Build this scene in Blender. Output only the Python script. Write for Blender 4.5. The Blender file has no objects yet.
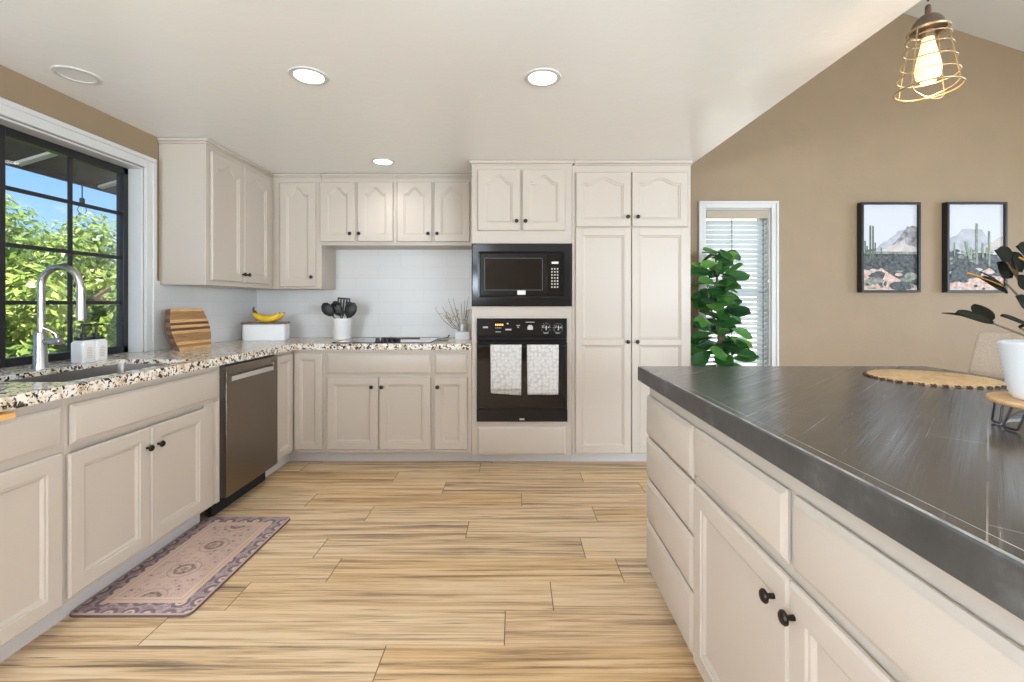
import bpy, bmesh, math, random
from mathutils import Vector, Matrix
R = math.radians
random.seed(7)
C = bpy.context.scene.collection
SC = bpy.context.scene

# ------------------------------------------------------------------ camera
cam_d = bpy.data.cameras.new('camera'); cam = bpy.data.objects.new('camera', cam_d); C.objects.link(cam)
cam.location = (0, 0, 1.215); cam.rotation_euler = (R(90), 0, 0)
cam_d.sensor_width = 36; cam_d.lens = 16.0
cam_d.shift_x = -3 / 1024; cam_d.shift_y = -37.7 / 1024
cam_d.clip_start = 0.02
SC.camera = cam
F = 455.1
def at(px, py, Y):                      # photo pixel at a distance Y -> world point
    return Vector(((px - 515) * Y / F, Y, 1.215 + (303.3 - py) * Y / F))
def wx(px, Y): return (px - 515) * Y / F
def wz(py, Y): return 1.215 + (303.3 - py) * Y / F

# ------------------------------------------------------------------ view, world, sun, fill lights
SC.view_settings.view_transform = 'Standard'; SC.view_settings.look = 'None'
SC.view_settings.gamma = 1; SC.view_settings.use_curve_mapping = False
SC.view_settings.exposure = 0.55
SC.cycles.use_denoising = True
SC.cycles.max_bounces = 10; SC.cycles.diffuse_bounces = 6; SC.cycles.transparent_max_bounces = 16
SC.cycles.sample_clamp_indirect = 6; SC.cycles.caustics_reflective = False; SC.cycles.caustics_refractive = False

def nd(nt, t, **kw):
    n = nt.nodes.new(t)
    for k, v in kw.items():
        if k in n.inputs.keys(): n.inputs[k].default_value = v
        else: setattr(n, k, v)
    return n
def ramp(nt, fac, stops, interp='LINEAR'):
    r = nt.nodes.new('ShaderNodeValToRGB'); r.color_ramp.interpolation = interp
    e = r.color_ramp.elements
    while len(e) < len(stops): e.new(0.5)
    for i, (p, c) in enumerate(stops):
        e[i].position = p; e[i].color = (*c, 1) if len(c) == 3 else c
    nt.links.new(fac, r.inputs[0]); return r.outputs[0]

w = bpy.data.worlds.new('sky'); SC.world = w; w.use_nodes = True
nt = w.node_tree; nt.nodes.clear()
tc = nd(nt, 'ShaderNodeTexCoord'); sep = nd(nt, 'ShaderNodeSeparateXYZ')
nt.links.new(tc.outputs['Generated'], sep.inputs[0])
sky = ramp(nt, sep.outputs['Z'], [(0.0, (0.55, 0.72, 0.92)), (0.10, (0.34, 0.59, 0.93)), (0.30, (0.12, 0.35, 0.85)), (1.0, (0.10, 0.28, 0.72))])
mp = nd(nt, 'ShaderNodeMapping'); mp.inputs['Scale'].default_value = (3, 3, 9); mp.inputs['Location'].default_value = (0.9, 0.3, 0.55)
nt.links.new(tc.outputs['Generated'], mp.inputs[0])
cn = nd(nt, 'ShaderNodeTexNoise', Scale=1.5, Detail=7.0, Roughness=0.55); nt.links.new(mp.outputs[0], cn.inputs['Vector'])
cm = ramp(nt, cn.outputs[0], [(0.54, (0, 0, 0)), (0.68, (1, 1, 1))])
mx = nd(nt, 'ShaderNodeMix', data_type='RGBA'); nt.links.new(cm, mx.inputs[0]); nt.links.new(sky, mx.inputs[6]); mx.inputs[7].default_value = (1.0, 1.0, 1.0, 1)
bg = nd(nt, 'ShaderNodeBackground', Strength=0.95); nt.links.new(mx.outputs[2], bg.inputs[0])
nt.links.new(bg.outputs[0], nd(nt, 'ShaderNodeOutputWorld').inputs[0])

def light(name, typ, loc, energy, color=(1, 1, 1), aim=None, **kw):
    d = bpy.data.lights.new(name, typ); d.energy = energy; d.color = color
    for k, v in kw.items(): setattr(d, k, v)
    o = bpy.data.objects.new(name, d); C.objects.link(o); o.location = loc
    if aim is not None: o.rotation_euler = Vector(aim).to_track_quat('-Z', 'Y').to_euler()
    return o
light('sun', 'SUN', (3, -6, 9), 9.5, (1, 0.95, 0.86), aim=(-0.42, 0.45, -0.85), angle=R(0.6))
# unseen fill lights added behind invented openings, some tilted up to brighten the ceiling
light('patio_daylight', 'AREA', (3.9, -3.40, 1.15), 300, (0.76, 0.88, 1.0), aim=(-0.9, 1, 0.25), shape='RECTANGLE', size=3.0, size_y=2.1)
light('dining_daylight', 'AREA', (6.75, 1.6, 1.45), 95, (0.76, 0.88, 1.0), aim=(-1, -0.35, 0.0), shape='RECTANGLE', size=2.6, size_y=1.7)
light('nook_daylight', 'AREA', (-2.75, -1.5, 1.35), 290, (0.76, 0.88, 1.0), aim=(0.7, 0.7, 2.2), shape='RECTANGLE', size=2.2, size_y=1.8)
light('breakfast_daylight', 'AREA', (-1.62, -3.42, 1.5), 120, (0.76, 0.88, 1.0), aim=(0.05, 1, 1.9), shape='RECTANGLE', size=1.1, size_y=1.3)

# ------------------------------------------------------------------ materials
def mat(name):
    m = bpy.data.materials.new(name); m.use_nodes = True
    nt = m.node_tree; b = nt.nodes['Principled BSDF']
    return m, nt, b
def plain(name, col, rough=0.5, metal=0.0, bump=0.0, bscale=60.0, spec=0.5, var=0.0, vscale=4.0, coat=0.0):
    m, nt, b = mat(name)
    b.inputs['Base Color'].default_value = (*col, 1); b.inputs['Roughness'].default_value = rough
    b.inputs['Metallic'].default_value = metal; b.inputs['Specular IOR Level'].default_value = spec
    b.inputs['Coat Weight'].default_value = coat
    tc = nd(nt, 'ShaderNodeTexCoord')
    if var:
        n = nd(nt, 'ShaderNodeTexNoise', Scale=vscale, Detail=4.0); nt.links.new(tc.outputs['Object'], n.inputs['Vector'])
        c = ramp(nt, n.outputs[0], [(0.3, tuple(max(0, x * (1 - var)) for x in col)), (0.7, tuple(min(1, x * (1 + var)) for x in col))])
        nt.links.new(c, b.inputs['Base Color'])
    if bump:
        n = nd(nt, 'ShaderNodeTexNoise', Scale=bscale, Detail=3.0); nt.links.new(tc.outputs['Object'], n.inputs['Vector'])
        bp = nd(nt, 'ShaderNodeBump', Strength=bump, Distance=0.01); nt.links.new(n.outputs[0], bp.inputs['Height'])
        nt.links.new(bp.outputs[0], b.inputs['Normal'])
    return m
def emit(name, col, s):
    m, nt, b = mat(name)
    b.inputs['Base Color'].default_value = (*col, 1); b.inputs['Emission Color'].default_value = (*col, 1); b.inputs['Emission Strength'].default_value = s
    return m
def glass(name, tint=(1, 1, 1), refl=1.0):
    m, nt, b = mat(name); nt.nodes.remove(b)
    t = nd(nt, 'ShaderNodeBsdfTransparent'); t.inputs[0].default_value = (*tint, 1)
    g = nd(nt, 'ShaderNodeBsdfGlossy', Roughness=0.02)
    fr = nd(nt, 'ShaderNodeFresnel', IOR=1.25)
    mx = nd(nt, 'ShaderNodeMixShader'); nt.links.new(fr.outputs[0], mx.inputs[0]); nt.links.new(t.outputs[0], mx.inputs[1]); nt.links.new(g.outputs[0], mx.inputs[2])
    nt.links.new(mx.outputs[0], nt.nodes['Material Output'].inputs[0])
    return m

M = {}
M['cab'] = plain('greige_paint', (0.535, 0.468, 0.40), 0.38, bump=0.04, bscale=220)
M['cab_grey'] = M['cab']
M['toe'] = plain('pale_toe_paint', (0.60, 0.57, 0.55), 0.45)
M['white'] = plain('white_trim_paint', (0.64, 0.635, 0.62), 0.35)
M['ceil'] = None
M['tan'] = plain('tan_wall_paint', (0.31, 0.222, 0.135), 0.55, bump=0.35, bscale=9, var=0.03)
M['black'] = plain('black_metal_frame', (0.012, 0.012, 0.014), 0.4)
M['knob'] = plain('dark_bronze', (0.035, 0.027, 0.022), 0.35, 0.8)
M['steel'] = plain('brushed_steel', (0.42, 0.39, 0.36), 0.38, 1.0, bump=0.03, bscale=300)
M['nickel'] = plain('brushed_nickel', (0.42, 0.405, 0.385), 0.30, 1.0)
M['dw'] = plain('dark_stainless', (0.25, 0.215, 0.185), 0.28, 1.0)
M['dw_light'] = plain('handle_stainless', (0.75, 0.73, 0.70), 0.32, 1.0)
M['gloss_black'] = plain('gloss_black', (0.008, 0.007, 0.007), 0.06, spec=0.5)
M['ceran'] = plain('ceramic_glass', (0.010, 0.009, 0.009), 0.05, spec=1.0, coat=1.0)
M['black_trim'] = plain('black_trim_enamel', (0.012, 0.011, 0.0115), 0.14, spec=0.35)
M['black_plastic'] = plain('black_nylon', (0.018, 0.018, 0.019), 0.45)
M['dark_grey'] = plain('dark_grey_mark', (0.12, 0.12, 0.12), 0.4)
M['mark'] = plain('pale_print', (0.55, 0.53, 0.50), 0.5)
M['amber'] = emit('amber_digits', (1.0, 0.42, 0.12), 0.9)
M['badge'] = plain('silver_badge', (0.72, 0.70, 0.64), 0.35, 0.3)
M['glass'] = glass('window_glass')
M['ceramic'] = plain('white_ceramic', (0.80, 0.80, 0.79), 0.3)
M['ceramic_matte'] = plain('matte_white_ceramic', (0.82, 0.82, 0.82), 0.5)
M['dark'] = plain('dark_recess', (0.006, 0.006, 0.006), 0.7)
M['soffit'] = plain('dark_stained_soffit', (0.045, 0.042, 0.045), 0.8, var=0.4, vscale=8)
M['rafter'] = plain('pale_rafter', (0.50, 0.49, 0.47), 0.7)
M['banana'] = plain('banana_peel', (0.86, 0.55, 0.03), 0.45, var=0.12, vscale=18)
M['banana_tip'] = plain('banana_stem', (0.10, 0.075, 0.02), 0.6)
M['walnut'] = plain('walnut_lid', (0.20, 0.125, 0.08), 0.5, var=0.25, vscale=20)
M['stem'] = plain('dry_stem', (0.22, 0.16, 0.11), 0.8)
M['bud'] = plain('dry_bud', (0.56, 0.45, 0.30), 0.8)
M['zinc'] = plain('galvanised_zinc', (0.48, 0.47, 0.45), 0.45, 0.5, var=0.3, vscale=40)
M['bark'] = plain('bark', (0.13, 0.09, 0.06), 0.85, bump=0.5, bscale=40)
M['soil'] = plain('soil', (0.03, 0.02, 0.015), 0.95, bump=0.8, bscale=80)
M['terracotta'] = plain('grey_planter', (0.30, 0.29, 0.28), 0.6)
M['linen'] = plain('beige_linen', (0.56, 0.47, 0.37), 0.9, bump=0.4, bscale=400, var=0.12, vscale=180)
M['wood_leg'] = plain('dark_wood_leg', (0.10, 0.06, 0.04), 0.5)
M['brass'] = plain('warm_brass_wire', (0.42, 0.31, 0.18), 0.4, 0.8)
M['copper_cap'] = plain('bronze_socket', (0.16, 0.115, 0.085), 0.4, 0.6)
M['stucco'] = plain('garden_stucco', (0.80, 0.78, 0.74), 0.9)  # used only on the pale surfaces added to brighten the blind
M['lawn'] = plain('garden_ground', (0.10, 0.14, 0.05), 0.95, var=0.4, vscale=3)
M['roofing'] = plain('roofing', (0.25, 0.22, 0.2), 0.9)
M['cream_vinyl'] = plain('valance_vinyl', (0.42, 0.35, 0.26), 0.5)

def ceiling_mat(name, col, rough):
    m, nt, b = mat(name)
    b.inputs['Base Color'].default_value = (*col, 1); b.inputs['Roughness'].default_value = rough
    tc = nd(nt, 'ShaderNodeTexCoord')
    n1 = nd(nt, 'ShaderNodeTexNoise', Scale=5.0, Detail=6.0, Roughness=0.6, Distortion=0.8); nt.links.new(tc.outputs['Object'], n1.inputs['Vector'])
    n2 = nd(nt, 'ShaderNodeTexNoise', Scale=22.0, Detail=3.0); nt.links.new(tc.outputs['Object'], n2.inputs['Vector'])
    ad = nd(nt, 'ShaderNodeMath', operation='MULTIPLY_ADD'); ad.inputs[1].default_value = 0.35
    nt.links.new(n2.outputs[0], ad.inputs[0]); nt.links.new(n1.outputs[0], ad.inputs[2])
    bp = nd(nt, 'ShaderNodeBump', Strength=0.22, Distance=0.012); nt.links.new(ad.outputs[0], bp.inputs['Height']); nt.links.new(bp.outputs[0], b.inputs['Normal'])
    return m
M['ceil'] = ceiling_mat('trowelled_ceiling_paint', (0.90, 0.90, 0.90), 0.27)
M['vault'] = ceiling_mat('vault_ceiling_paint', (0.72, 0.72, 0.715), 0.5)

def tile_mat():                                      # glossy white subway tile, laid on the plane (u, z)
    m, nt, b = mat('white_subway_tile')
    uv = nd(nt, 'ShaderNodeUVMap')
    br = nd(nt, 'ShaderNodeTexBrick', offset=0.5, Scale=1.0)
    for k, v in {'Mortar Size': 0.0012, 'Mortar Smooth': 0.4, 'Brick Width': 0.405, 'Row Height': 0.104}.items(): br.inputs[k].default_value = v
    br.inputs['Color1'].default_value = (0.69, 0.685, 0.67, 1); br.inputs['Color2'].default_value = (0.665, 0.66, 0.645, 1); br.inputs['Mortar'].default_value = (0.54, 0.535, 0.525, 1)
    nt.links.new(uv.outputs[0], br.inputs['Vector']); nt.links.new(br.outputs[0], b.inputs['Base Color'])
    b.inputs['Roughness'].default_value = 0.34
    bp = nd(nt, 'ShaderNodeBump', Strength=0.25, Distance=0.003, invert=True); nt.links.new(br.outputs['Fac'], bp.inputs['Height']); nt.links.new(bp.outputs[0], b.inputs['Normal'])
    return m
M['tile'] = tile_mat()

def granite_mat():
    m, nt, b = mat('cream_granite')
    tc = nd(nt, 'ShaderNodeTexCoord')
    n0 = nd(nt, 'ShaderNodeTexNoise', Scale=28.0, Detail=4.0); nt.links.new(tc.outputs['Object'], n0.inputs['Vector'])
    base = ramp(nt, n0.outputs[0], [(0.30, (0.50, 0.37, 0.25)), (0.46, (0.78, 0.68, 0.55)), (0.6, (0.86, 0.82, 0.75)), (0.8, (0.72, 0.70, 0.67))])
    n1 = nd(nt, 'ShaderNodeTexNoise', Scale=42.0, Detail=3.0, Roughness=0.55, Distortion=0.7); nt.links.new(tc.outputs['Object'], n1.inputs['Vector'])
    k1 = ramp(nt, n1.outputs[0], [(0.548, (0, 0, 0)), (0.585, (1, 1, 1))])
    n2 = nd(nt, 'ShaderNodeTexNoise', Scale=95.0, Detail=2.0); nt.links.new(tc.outputs['Object'], n2.inputs['Vector'])
    k2 = ramp(nt, n2.outputs[0], [(0.60, (0, 0, 0)), (0.64, (1, 1, 1))])
    m1 = nd(nt, 'ShaderNodeMix', data_type='RGBA'); nt.links.new(k1, m1.inputs[0]); nt.links.new(base, m1.inputs[6]); m1.inputs[7].default_value = (0.045, 0.028, 0.020, 1)
    m2 = nd(nt, 'ShaderNodeMix', data_type='RGBA'); nt.links.new(k2, m2.inputs[0]); nt.links.new(m1.outputs[2], m2.inputs[6]); m2.inputs[7].default_value = (0.13, 0.085, 0.06, 1)
    nt.links.new(m2.outputs[2], b.inputs['Base Color']); b.inputs['Roughness'].default_value = 0.2
    return m
M['granite'] = granite_mat()

def floor_mat():
    m, nt, b = mat('wood_look_planks')
    uv = nd(nt, 'ShaderNodeUVMap'); at_ = nd(nt, 'ShaderNodeAttribute', attribute_name='plank')
    add = nd(nt, 'ShaderNodeVectorMath', operation='MULTIPLY_ADD'); add.inputs[1].default_value = (37.0, 23.0, 0)
    nt.links.new(at_.outputs['Color'], add.inputs[0]); nt.links.new(uv.outputs[0], add.inputs[2])
    def stretched(sx, sy, det, rough, dist):
        mp = nd(nt, 'ShaderNodeMapping'); mp.inputs['Scale'].default_value = (sx, sy, 1); nt.links.new(add.outputs[0], mp.inputs[0])
        n = nd(nt, 'ShaderNodeTexNoise', Scale=1.0, Detail=det, Roughness=rough, Distortion=dist); nt.links.new(mp.outputs[0], n.inputs['Vector'])
        return n.outputs[0]
    broad = stretched(1.8, 8.5, 6.0, 0.60, 0.9)
    grain = stretched(9.0, 52.0, 5.0, 0.62, 1.6)
    blot = stretched(1.6, 5.0, 3.0, 0.5, 0.4)
    fine = stretched(22.0, 230.0, 2.0, 0.6, 0.4)
    mpw = nd(nt, 'ShaderNodeMapping'); mpw.inputs['Scale'].default_value = (0.9, 6.0, 1); nt.links.new(add.outputs[0], mpw.inputs[0])
    wv = nd(nt, 'ShaderNodeTexNoise', Scale=1.3, Detail=2.0, Distortion=0.5); nt.links.new(mpw.outputs[0], wv.inputs['Vector'])
    mul = nd(nt, 'ShaderNodeMath', operation='MULTIPLY'); mul.inputs[1].default_value = 22.0; nt.links.new(wv.outputs[0], mul.inputs[0])
    frc = nd(nt, 'ShaderNodeMath', operation='PINGPONG'); frc.inputs[1].default_value = 1.0; nt.links.new(mul.outputs[0], frc.inputs[0])
    s = nd(nt, 'ShaderNodeSeparateColor'); nt.links.new(at_.outputs['Color'], s.inputs[0])
    def madd(a_, k_, c_):
        n = nd(nt, 'ShaderNodeMath', operation='MULTIPLY_ADD'); n.inputs[1].default_value = k_; nt.links.new(a_, n.inputs[0])
        if isinstance(c_, float): n.inputs[2].default_value = c_
        else: nt.links.new(c_, n.inputs[2])
        return n.outputs[0]
    v_ = madd(broad, 1.70, -1.04)
    v_ = madd(blot, 1.05, v_)
    v_ = madd(s.outputs[2], 0.16, v_)
    v_ = madd(grain, 0.40, v_)
    v_ = madd(fine, 0.10, v_)
    v_ = madd(frc.outputs[0], 0.13, v_)
    col = ramp(nt, v_, [(0.22, (0.14, 0.10, 0.066)), (0.40, (0.30, 0.22, 0.145)), (0.55, (0.50, 0.355, 0.210)), (0.70, (0.64, 0.455, 0.265)), (0.92, (0.75, 0.60, 0.41))])
    # warm, orange-tinted boards among greyer ones
    hs = nd(nt, 'ShaderNodeMix', data_type='RGBA', blend_type='MULTIPLY'); nt.links.new(col, hs.inputs[6]); hs.inputs[0].default_value = 1.0
    nt.links.new(ramp(nt, s.outputs[1], [(0.0, (1.0, 0.96, 0.92)), (0.5, (1.0, 0.99, 0.97)), (1.0, (1.0, 0.90, 0.74))]), hs.inputs[7]); col = hs.outputs[2]
    # knots
    mk = nd(nt, 'ShaderNodeMapping'); mk.inputs['Scale'].default_value = (2.2, 6.5, 1); nt.links.new(add.outputs[0], mk.inputs[0])
    vo = nd(nt, 'ShaderNodeTexVoronoi', Scale=1.0); nt.links.new(mk.outputs[0], vo.inputs['Vector'])
    kn = ramp(nt, vo.outputs['Distance'], [(0.03, (1, 1, 1)), (0.13, (0, 0, 0))])
    kx = nd(nt, 'ShaderNodeMix', data_type='RGBA'); nt.links.new(kn, kx.inputs[0]); nt.links.new(col, kx.inputs[6]); kx.inputs[7].default_value = (0.10, 0.06, 0.035, 1)
    # seams from the plank's own edges
    su = nd(nt, 'ShaderNodeSeparateXYZ'); nt.links.new(uv.outputs[0], su.inputs[0])
    l1 = nd(nt, 'ShaderNodeMath', operation='LESS_THAN'); l1.inputs[1].default_value = 0.0028; nt.links.new(su.outputs[0], l1.inputs[0])
    l2 = nd(nt, 'ShaderNodeMath', operation='LESS_THAN'); l2.inputs[1].default_value = 0.0025; nt.links.new(su.outputs[1], l2.inputs[0])
    mxm = nd(nt, 'ShaderNodeMath', operation='MAXIMUM'); nt.links.new(l1.outputs[0], mxm.inputs[0]); nt.links.new(l2.outputs[0], mxm.inputs[1])
    fx = nd(nt, 'ShaderNodeMix', data_type='RGBA'); nt.links.new(mxm.outputs[0], fx.inputs[0]); nt.links.new(kx.outputs[2], fx.inputs[6]); fx.inputs[7].default_value = (0.13, 0.075, 0.04, 1)
    nt.links.new(fx.outputs[2], b.inputs['Base Color']); b.inputs['Roughness'].default_value = 0.42
    bp = nd(nt, 'ShaderNodeBump', Strength=0.08, Distance=0.004); nt.links.new(grain, bp.inputs['Height']); nt.links.new(bp.outputs[0], b.inputs['Normal'])
    return m
M['floor'] = floor_mat()

def island_mat():                                    # black-stained planks laid at 45 degrees, white scratched seams
    m, nt, b = mat('black_stained_wood_top')
    tc = nd(nt, 'ShaderNodeTexCoord')
    mp = nd(nt, 'ShaderNodeMapping'); mp.inputs['Rotation'].default_value = (0, 0, R(-43.8)); mp.inputs['Location'].default_value = (0.21, -0.0175, 0); nt.links.new(tc.outputs['Object'], mp.inputs[0])
    br = nd(nt, 'ShaderNodeTexBrick', offset=0.37, Scale=1.0)
    for k, v in {'Mortar Size': 0.0011, 'Mortar Smooth': 0.2, 'Brick Width': 0.74, 'Row Height': 0.135}.items(): br.inputs[k].default_value = v
    br.inputs['Color1'].default_value = (0.052, 0.049, 0.047, 1); br.inputs['Color2'].default_value = (0.090, 0.083, 0.078, 1); br.inputs['Mortar'].default_value = (0.5, 0.48, 0.44, 1)
    nt.links.new(mp.outputs[0], br.inputs['Vector'])
    gm = nd(nt, 'ShaderNodeMapping'); gm.inputs['Scale'].default_value = (1.6, 70, 1); nt.links.new(mp.outputs[0], gm.inputs[0])
    g = nd(nt, 'ShaderNodeTexNoise', Scale=1.0, Detail=4.0, Roughness=0.6); nt.links.new(gm.outputs[0], g.inputs['Vector'])
    patch = nd(nt, 'ShaderNodeTexNoise', Scale=2.3, Detail=3.0); nt.links.new(tc.outputs['Object'], patch.inputs['Vector'])
    wear = nd(nt, 'ShaderNodeMath', operation='MULTIPLY'); nt.links.new(ramp(nt, g.outputs[0], [(0.60, (0, 0, 0)), (0.74, (1, 1, 1))]), wear.inputs[0]); nt.links.new(ramp(nt, patch.outputs[0], [(0.50, (0, 0, 0)), (0.70, (0.8, 0.8, 0.8))]), wear.inputs[1])
    dust = nd(nt, 'ShaderNodeTexNoise', Scale=7.0, Detail=8.0, Roughness=0.7); nt.links.new(tc.outputs['Object'], dust.inputs['Vector'])
    seam = nd(nt, 'ShaderNodeMath', operation='MULTIPLY'); nt.links.new(br.outputs['Fac'], seam.inputs[0]); nt.links.new(ramp(nt, patch.outputs[0], [(0.46, (0.05, 0.05, 0.05)), (0.62, (0.50, 0.50, 0.50))]), seam.inputs[1])
    c0 = nd(nt, 'ShaderNodeMix', data_type='RGBA'); nt.links.new(patch.outputs[0], c0.inputs[0]); c0.inputs[6].default_value = (0.040, 0.038, 0.037, 1); c0.inputs[7].default_value = (0.085, 0.078, 0.072, 1)
    c1 = nd(nt, 'ShaderNodeMix', data_type='RGBA'); nt.links.new(wear.outputs[0], c1.inputs[0]); nt.links.new(c0.outputs[2], c1.inputs[6]); c1.inputs[7].default_value = (0.30, 0.28, 0.25, 1)
    c2 = nd(nt, 'ShaderNodeMix', data_type='RGBA'); nt.links.new(seam.outputs[0], c2.inputs[0]); nt.links.new(c1.outputs[2], c2.inputs[6]); c2.inputs[7].default_value = (0.52, 0.49, 0.44, 1)
    c3 = nd(nt, 'ShaderNodeMix', data_type='RGBA'); nt.links.new(ramp(nt, dust.outputs[0], [(0.55, (0, 0, 0)), (0.75, (0.30, 0.30, 0.30))]), c3.inputs[0]); nt.links.new(c2.outputs[2], c3.inputs[6]); c3.inputs[7].default_value = (0.22, 0.22, 0.21, 1)
    nt.links.new(c3.outputs[2], b.inputs['Base Color'])
    b.inputs['Specular IOR Level'].default_value = 0.85
    nt.links.new(ramp(nt, g.outputs[0], [(0.3, (0.13, 0.13, 0.13)), (0.75, (0.30, 0.30, 0.30))]), b.inputs['Roughness'])
    bp = nd(nt, 'ShaderNodeBump', Strength=0.26, Distance=0.003); nt.links.new(g.outputs[0], bp.inputs['Height']); nt.links.new(bp.outputs[0], b.inputs['Normal'])
    return m
M['island'] = island_mat()
def slate_edge():
    m, nt, b = mat('charcoal_edge')
    tc = nd(nt, 'ShaderNodeTexCoord')
    n = nd(nt, 'ShaderNodeTexNoise', Scale=9.0, Detail=7.0, Roughness=0.65); nt.links.new(tc.outputs['Object'], n.inputs['Vector'])
    nt.links.new(ramp(nt, n.outputs[0], [(0.35, (0.046, 0.044, 0.042)), (0.55, (0.066, 0.063, 0.060)), (0.75, (0.15, 0.145, 0.138))]), b.inputs['Base Color'])
    b.inputs['Roughness'].default_value = 0.5
    return m
M['edge'] = slate_edge()
M['scratch'] = plain('worn_pale_arris', (0.30, 0.29, 0.27), 0.5, var=0.6, vscale=14)

def stripe_wood(name, cols, scale, axis=2, rough=0.45):
    m, nt, b = mat(name)
    tc = nd(nt, 'ShaderNodeTexCoord'); s = nd(nt, 'ShaderNodeSeparateXYZ'); nt.links.new(tc.outputs['Object'], s.inputs[0])
    mu = nd(nt, 'ShaderNodeMath', operation='MULTIPLY'); mu.inputs[1].default_value = scale; nt.links.new(s.outputs[axis], mu.inputs[0])
    n = len(cols)
    c = ramp(nt, mu.outputs[0], [(i / n, k) for i, k in enumerate(cols)], 'CONSTANT')
    mp = nd(nt, 'ShaderNodeMapping'); mp.inputs['Scale'].default_value = (6, 6, 90); nt.links.new(tc.outputs['Object'], mp.inputs[0])
    g = nd(nt, 'ShaderNodeTexNoise', Scale=1.0, Detail=4.0, Distortion=0.6); nt.links.new(mp.outputs[0], g.inputs['Vector'])
    gc = ramp(nt, g.outputs[0], [(0.3, (0.62, 0.58, 0.52)), (0.65, (1, 1, 1))])
    mx = nd(nt, 'ShaderNodeMix', data_type='RGBA', blend_type='MULTIPLY'); mx.inputs[0].default_value = 1.0; nt.links.new(c, mx.inputs[6]); nt.links.new(gc, mx.inputs[7])
    nt.links.new(mx.outputs[2], b.inputs['Base Color']); b.inputs['Roughness'].default_value = rough
    return m
_l, _d, _m2 = (0.76, 0.47, 0.20), (0.16, 0.075, 0.035), (0.42, 0.225, 0.095)
M['striped'] = stripe_wood('striped_acacia', [_l, _m2, _l, _m2, _m2, _m2, _l, _d, _l, _d, _l, _m2, _m2, _m2, _l, _d, _m2], 1 / 0.30)
M['endgrain'] = stripe_wood('acacia_end', [(0.22, 0.12, 0.075), (0.15, 0.08, 0.05), (0.25, 0.14, 0.085), (0.12, 0.06, 0.04)] * 3, 1 / 0.30)
def wood(name, c0, c1, sc=(3, 40, 40), rough=0.45):
    m, nt, b = mat(name)
    tc = nd(nt, 'ShaderNodeTexCoord'); mp = nd(nt, 'ShaderNodeMapping'); mp.inputs['Scale'].default_value = sc; nt.links.new(tc.outputs['Object'], mp.inputs[0])
    n = nd(nt, 'ShaderNodeTexNoise', Scale=1.0, Detail=4.0, Distortion=0.5); nt.links.new(mp.outputs[0], n.inputs['Vector'])
    nt.links.new(ramp(nt, n.outputs[0], [(0.3, c0), (0.7, c1)]), b.inputs['Base Color']); b.inputs['Roughness'].default_value = rough
    return m
M['mango'] = wood('honey_wood', (0.52, 0.30, 0.13), (0.72, 0.47, 0.24))
M['bread_board'] = wood('orange_maple', (0.68, 0.36, 0.09), (0.80, 0.47, 0.15))

def rattan_mat():
    m, nt, b = mat('woven_rattan')
    tc = nd(nt, 'ShaderNodeTexCoord')
    g = nd(nt, 'ShaderNodeTexGradient', gradient_type='SPHERICAL')
    mp = nd(nt, 'ShaderNodeMapping'); mp.inputs['Scale'].default_value = (5, 5, 0); nt.links.new(tc.outputs['Object'], mp.inputs[0]); nt.links.new(mp.outputs[0], g.inputs[0])
    mu = nd(nt, 'ShaderNodeMath', operation='MULTIPLY'); mu.inputs[1].default_value = 60.0; nt.links.new(g.outputs[1], mu.inputs[0])
    pp = nd(nt, 'ShaderNodeMath', operation='PINGPONG'); pp.inputs[1].default_value = 1.0; nt.links.new(mu.outputs[0], pp.inputs[0])
    nz = nd(nt, 'ShaderNodeTexNoise', Scale=60.0, Detail=3.0); nt.links.new(tc.outputs['Object'], nz.inputs['Vector'])
    ad = nd(nt, 'ShaderNodeMath', operation='MULTIPLY_ADD'); ad.inputs[1].default_value = 0.35; nt.links.new(pp.outputs[0], ad.inputs[0]); nt.links.new(nz.outputs[0], ad.inputs[2])
    nt.links.new(ramp(nt, ad.outputs[0], [(0.40, (0.36, 0.21, 0.09)), (0.55, (0.62, 0.41, 0.20)), (0.8, (0.74, 0.53, 0.30))]), b.inputs['Base Color'])
    b.inputs['Roughness'].default_value = 0.6
    bp = nd(nt, 'ShaderNodeBump', Strength=0.5, Distance=0.003); nt.links.new(pp.outputs[0], bp.inputs['Height']); nt.links.new(bp.outputs[0], b.inputs['Normal'])
    return m
M['rattan'] = rattan_mat()
M['rattan_dark'] = plain('dark_braid', (0.09, 0.05, 0.03), 0.7)

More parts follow.
